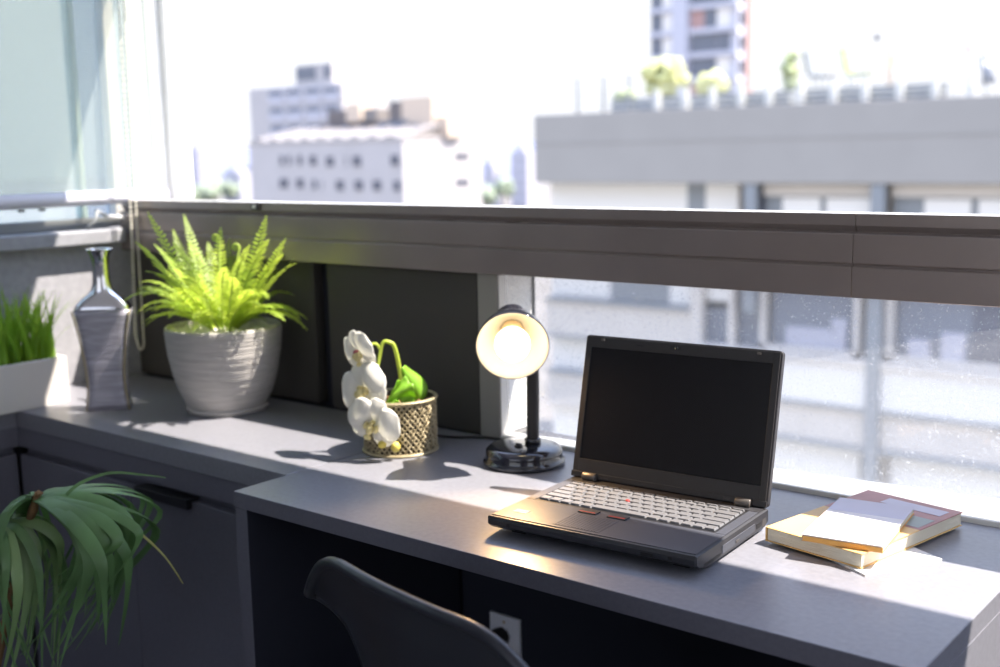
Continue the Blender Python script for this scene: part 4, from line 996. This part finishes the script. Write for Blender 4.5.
rb(-67.4, -63.9, 3.3, 5.75, 'extbeige', 'penthouse', -.3, 3.5); rb(-63.9, -62.6, 2.45, 4.1, 'extbeige', 'penthouse', .2, 3); rb(-70.0, -66.6, 3.0, 3.9, 'extblue', 'skylight', -.5, -.05)
for xa, zt_ in ((-73.6, 7.2), (-69.2, 7.6), (-72.9, 6.4), (-71.0, 6.2)): MB().tube([(wx(xa), yr + .5, wz(5.0 if xa < -72.5 else 3.9)), (wx(xa), yr + .5, wz(zt_))], .07, 6).build('mast', 'extcol', t)
# --- tall pale block behind it
TY = 120 * k5
t = thing('tower_block', 'pale taller block behind the white building with a dark rooftop room', 'building', (-135 * k5, TY + 6, -45))
w = MB(); w.box(wx(-147.2), wx(-126.0), TY, TY + 14, -45, wz(11.6)); w.build('wall', 'extwhite', t, .1)
for i, xa in enumerate((-142.3, -138.2, -134.0, -130.0)):
    for j, za in enumerate((10.2, 7.6, 5.0, 2.4)):
        o_ = MB().box(wx(xa), wx(xa + 3.4), TY - .3, TY - .01, wz(za - 1.1), wz(za + .9)).build('balcony_bay', 'exttower', t)
        MB().box(wx(xa) + .3, wx(xa + 3.4) - .3, TY - .34, TY - .31, wz(za - .1), wz(za + .7)).build('window', 'extblue', o_)
MB().box(wx(-136.8), wx(-128.6), TY + 1, TY + 7, wz(11.61), wz(14.6)).build('rooftop_room', 'extwhite', t)
for xa, xb in ((-136.7, -132.2), (-130.4, -128.9)): MB().box(wx(xa), wx(xb), TY + .9, TY + .99, wz(12.3), wz(14.2)).build('rooftop_opening', 'extblue', t)
# --- glass tower behind the terrace
GY = 110 * k5
t = thing('glass_tower', 'tall blue glazed apartment tower with a brick-red edge', 'building', (-62 * k5, GY + 5, -45))
gl, gr = wx(-67.5), wx(-57.2)
w = MB(); w.box(gl, gr, GY, GY + 4.6, -45, wz(32)); w.build('core', 'exttower', t)
for k in range(11):
    z = 5.5 + k * 2.45
    MB().box(gl - .1, gr + .1, GY - .5, GY - .02, wz(z), wz(z + .55)).build('floor_slab', 'exttower', t)
    for xa, xb, m_ in ((-67.4, -66.0, 'extblue'), (-66.0, -64.7, 'extglass'), (-62.6, -61.0, 'extblue' if k % 3 else 'extbrick'), (-61.0, -59.6, 'extblue'), (-59.5, -58.0, 'extglass' if k % 2 else 'extblue')):
        MB().box(wx(xa), wx(xb), GY - .12, GY - .02, wz(z + .55), wz(z + 2.4)).build('window', m_, t)
    if k < 10: MB().box(gr + .02, gr + .22, GY + .6, GY + 1.9, wz(z + .7), wz(z + 2.0)).build('side_window', 'extdark', t)
MB().box(wx(-64.6), wx(-62.8), GY - .8, GY - .02, wz(3), wz(32)).build('shaft', 'exttower', t)
MB().box(gr + .02, gr + .30, GY + 2.6, GY + 4.6, wz(3), wz(32)).build('side_band', 'extbrick', t)
# --- far city, trees and hills
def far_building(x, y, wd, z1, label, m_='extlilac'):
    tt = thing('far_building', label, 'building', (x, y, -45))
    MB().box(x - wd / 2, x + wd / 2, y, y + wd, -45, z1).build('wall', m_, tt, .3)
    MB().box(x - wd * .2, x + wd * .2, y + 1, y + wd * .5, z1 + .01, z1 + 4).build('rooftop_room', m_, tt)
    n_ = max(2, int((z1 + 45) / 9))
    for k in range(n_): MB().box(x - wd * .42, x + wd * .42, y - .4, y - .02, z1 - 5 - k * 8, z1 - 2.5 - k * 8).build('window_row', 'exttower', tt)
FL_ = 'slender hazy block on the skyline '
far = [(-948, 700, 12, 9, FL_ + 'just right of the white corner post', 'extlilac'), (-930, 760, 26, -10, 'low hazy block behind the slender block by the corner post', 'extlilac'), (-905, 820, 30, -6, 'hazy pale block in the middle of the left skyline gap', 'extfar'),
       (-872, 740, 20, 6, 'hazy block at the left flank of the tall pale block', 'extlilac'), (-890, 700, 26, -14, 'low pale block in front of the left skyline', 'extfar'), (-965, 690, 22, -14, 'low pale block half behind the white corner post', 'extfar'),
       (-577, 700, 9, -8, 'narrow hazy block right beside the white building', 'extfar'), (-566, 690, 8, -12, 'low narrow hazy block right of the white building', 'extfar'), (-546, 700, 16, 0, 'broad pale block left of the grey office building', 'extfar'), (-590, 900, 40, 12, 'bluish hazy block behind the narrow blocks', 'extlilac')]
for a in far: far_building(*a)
def tree(x, y, r_, ztop, label):
    tt = thing('tree', label, 'tree', (x, y, -45), 0, 'trees on the skyline')
    MB().tube([(x, y, -45), (x, y, ztop - r_)], [r_ * .12, r_ * .07], 7).build('trunk', 'bark', tt)
    m2 = MB()
    for k in range(26):
        a = rnd.uniform(0, 6.28); b = rnd.uniform(-1, 1); q = math.sqrt(1 - b * b)
        m2.blob((x + r_ * .75 * q * math.cos(a), y + r_ * .75 * q * math.sin(a), ztop - r_ * .9 + r_ * .6 * b), r_ * rnd.uniform(.3, .45), 6, 5, .25)
    m2.build('crown', 'extgreen', tt)
for k in range(9):
    tree(-925 + k * 10, 640 + (k % 2) * 30, 8, -25 + rnd.uniform(-4, 4), 'round green tree low on the skyline left of the white building')
for k in range(9):
    tree(-560 + k * 8, 600 + (k % 2) * 30, 7, -20 + rnd.uniform(-4, 4), 'round green tree low between the white and the grey building')
def hill(u, v):
    x = -2200 + 2600 * u; y = 1500 + 900 * v
    h = 36 * (math.sin(u * 9 + 1) * .4 + math.sin(u * 23) * .25 + math.sin(u * 47) * .12 + .55)
    return (x, y, -46 + (h + 46) * math.sin(PI * v) if 0 < v < 1 else -46)
struct('hills', MB().grid(hill, 80, 10), 'exthill')

# ================================================================== LIGHT, SKY, CAMERA
wd = bpy.data.worlds.new('sky'); sc.world = wd; wd.use_nodes = True
N = wd.node_tree.nodes; L = wd.node_tree.links
bg = N['Background']; tc = N.new('ShaderNodeTexCoord'); sp = N.new('ShaderNodeSeparateXYZ'); rp = N.new('ShaderNodeValToRGB')
L.new(tc.outputs['Generated'], sp.inputs[0]); L.new(sp.outputs['Z'], rp.inputs['Fac']); L.new(rp.outputs['Color'], bg.inputs['Color'])
e_ = rp.color_ramp.elements
e_[0].position = 0.; e_[0].color = (.93, .94, .98, 1); e_[1].position = 1.; e_[1].color = (1.5, 2.0, 3.3, 1)
x_ = rp.color_ramp.elements.new(.16); x_.color = (.95, .97, 1.0, 1)
x_ = rp.color_ramp.elements.new(.45); x_.color = (1.0, 1.22, 1.75, 1)
x_ = rp.color_ramp.elements.new(.72); x_.color = (1.75, 2.15, 3.15, 1)
bg.inputs['Strength'].default_value = 1.06
sd = V((.12, .091, .23)).normalized()
su = bpy.data.lights.new('sun', 'SUN'); su.energy = 13.; su.angle = math.radians(.53); su.color = (1, .91, .80)
so = bpy.data.objects.new('sun', su); C.objects.link(so); so.location = sd * 30
so.rotation_euler = sd.to_track_quat('Z', 'Y').to_euler()

ll = bpy.data.lights.new('lamp_glow', 'SPOT'); ll.energy = 6.5; ll.color = (1, .60, .26); ll.spot_size = math.radians(140); ll.spot_blend = .5; ll.shadow_soft_size = .02
lo = bpy.data.objects.new('lamp_glow', ll); C.objects.link(lo); lo.location = hc + nvec * .027 - V((BX, BYY, DZ)); lo.parent = lamp_root
lo.rotation_euler = (-nvec).to_track_quat('Z', 'Y').to_euler()

f_, pit, roll, yaw = 1158.8, .156965, -.020327, -.681363
cy_, sy_ = math.cos(yaw), math.sin(yaw)
fw = V((sy_ * math.cos(pit), cy_ * math.cos(pit), -math.sin(pit))); r0 = V((cy_, -sy_, 0)); u0 = r0.cross(fw)
rv = r0 * math.cos(roll) + u0 * math.sin(roll); uv = r0 * -math.sin(roll) + u0 * math.cos(roll)
cam = bpy.data.cameras.new('camera'); co = bpy.data.objects.new('camera', cam); C.objects.link(co)
co.matrix_world = Matrix(((rv.x, uv.x, -fw.x, 0), (rv.y, uv.y, -fw.y, 0), (rv.z, uv.z, -fw.z, 1.30), (0, 0, 0, 1)))
cam.sensor_width = 36; cam.sensor_fit = 'HORIZONTAL'; cam.lens = f_ / 1000 * 36
cam.clip_start = .05; cam.clip_end = 5000
cam.dof.use_dof = True; cam.dof.focus_distance = 1.62; cam.dof.aperture_fstop = 3.0
sc.camera = co
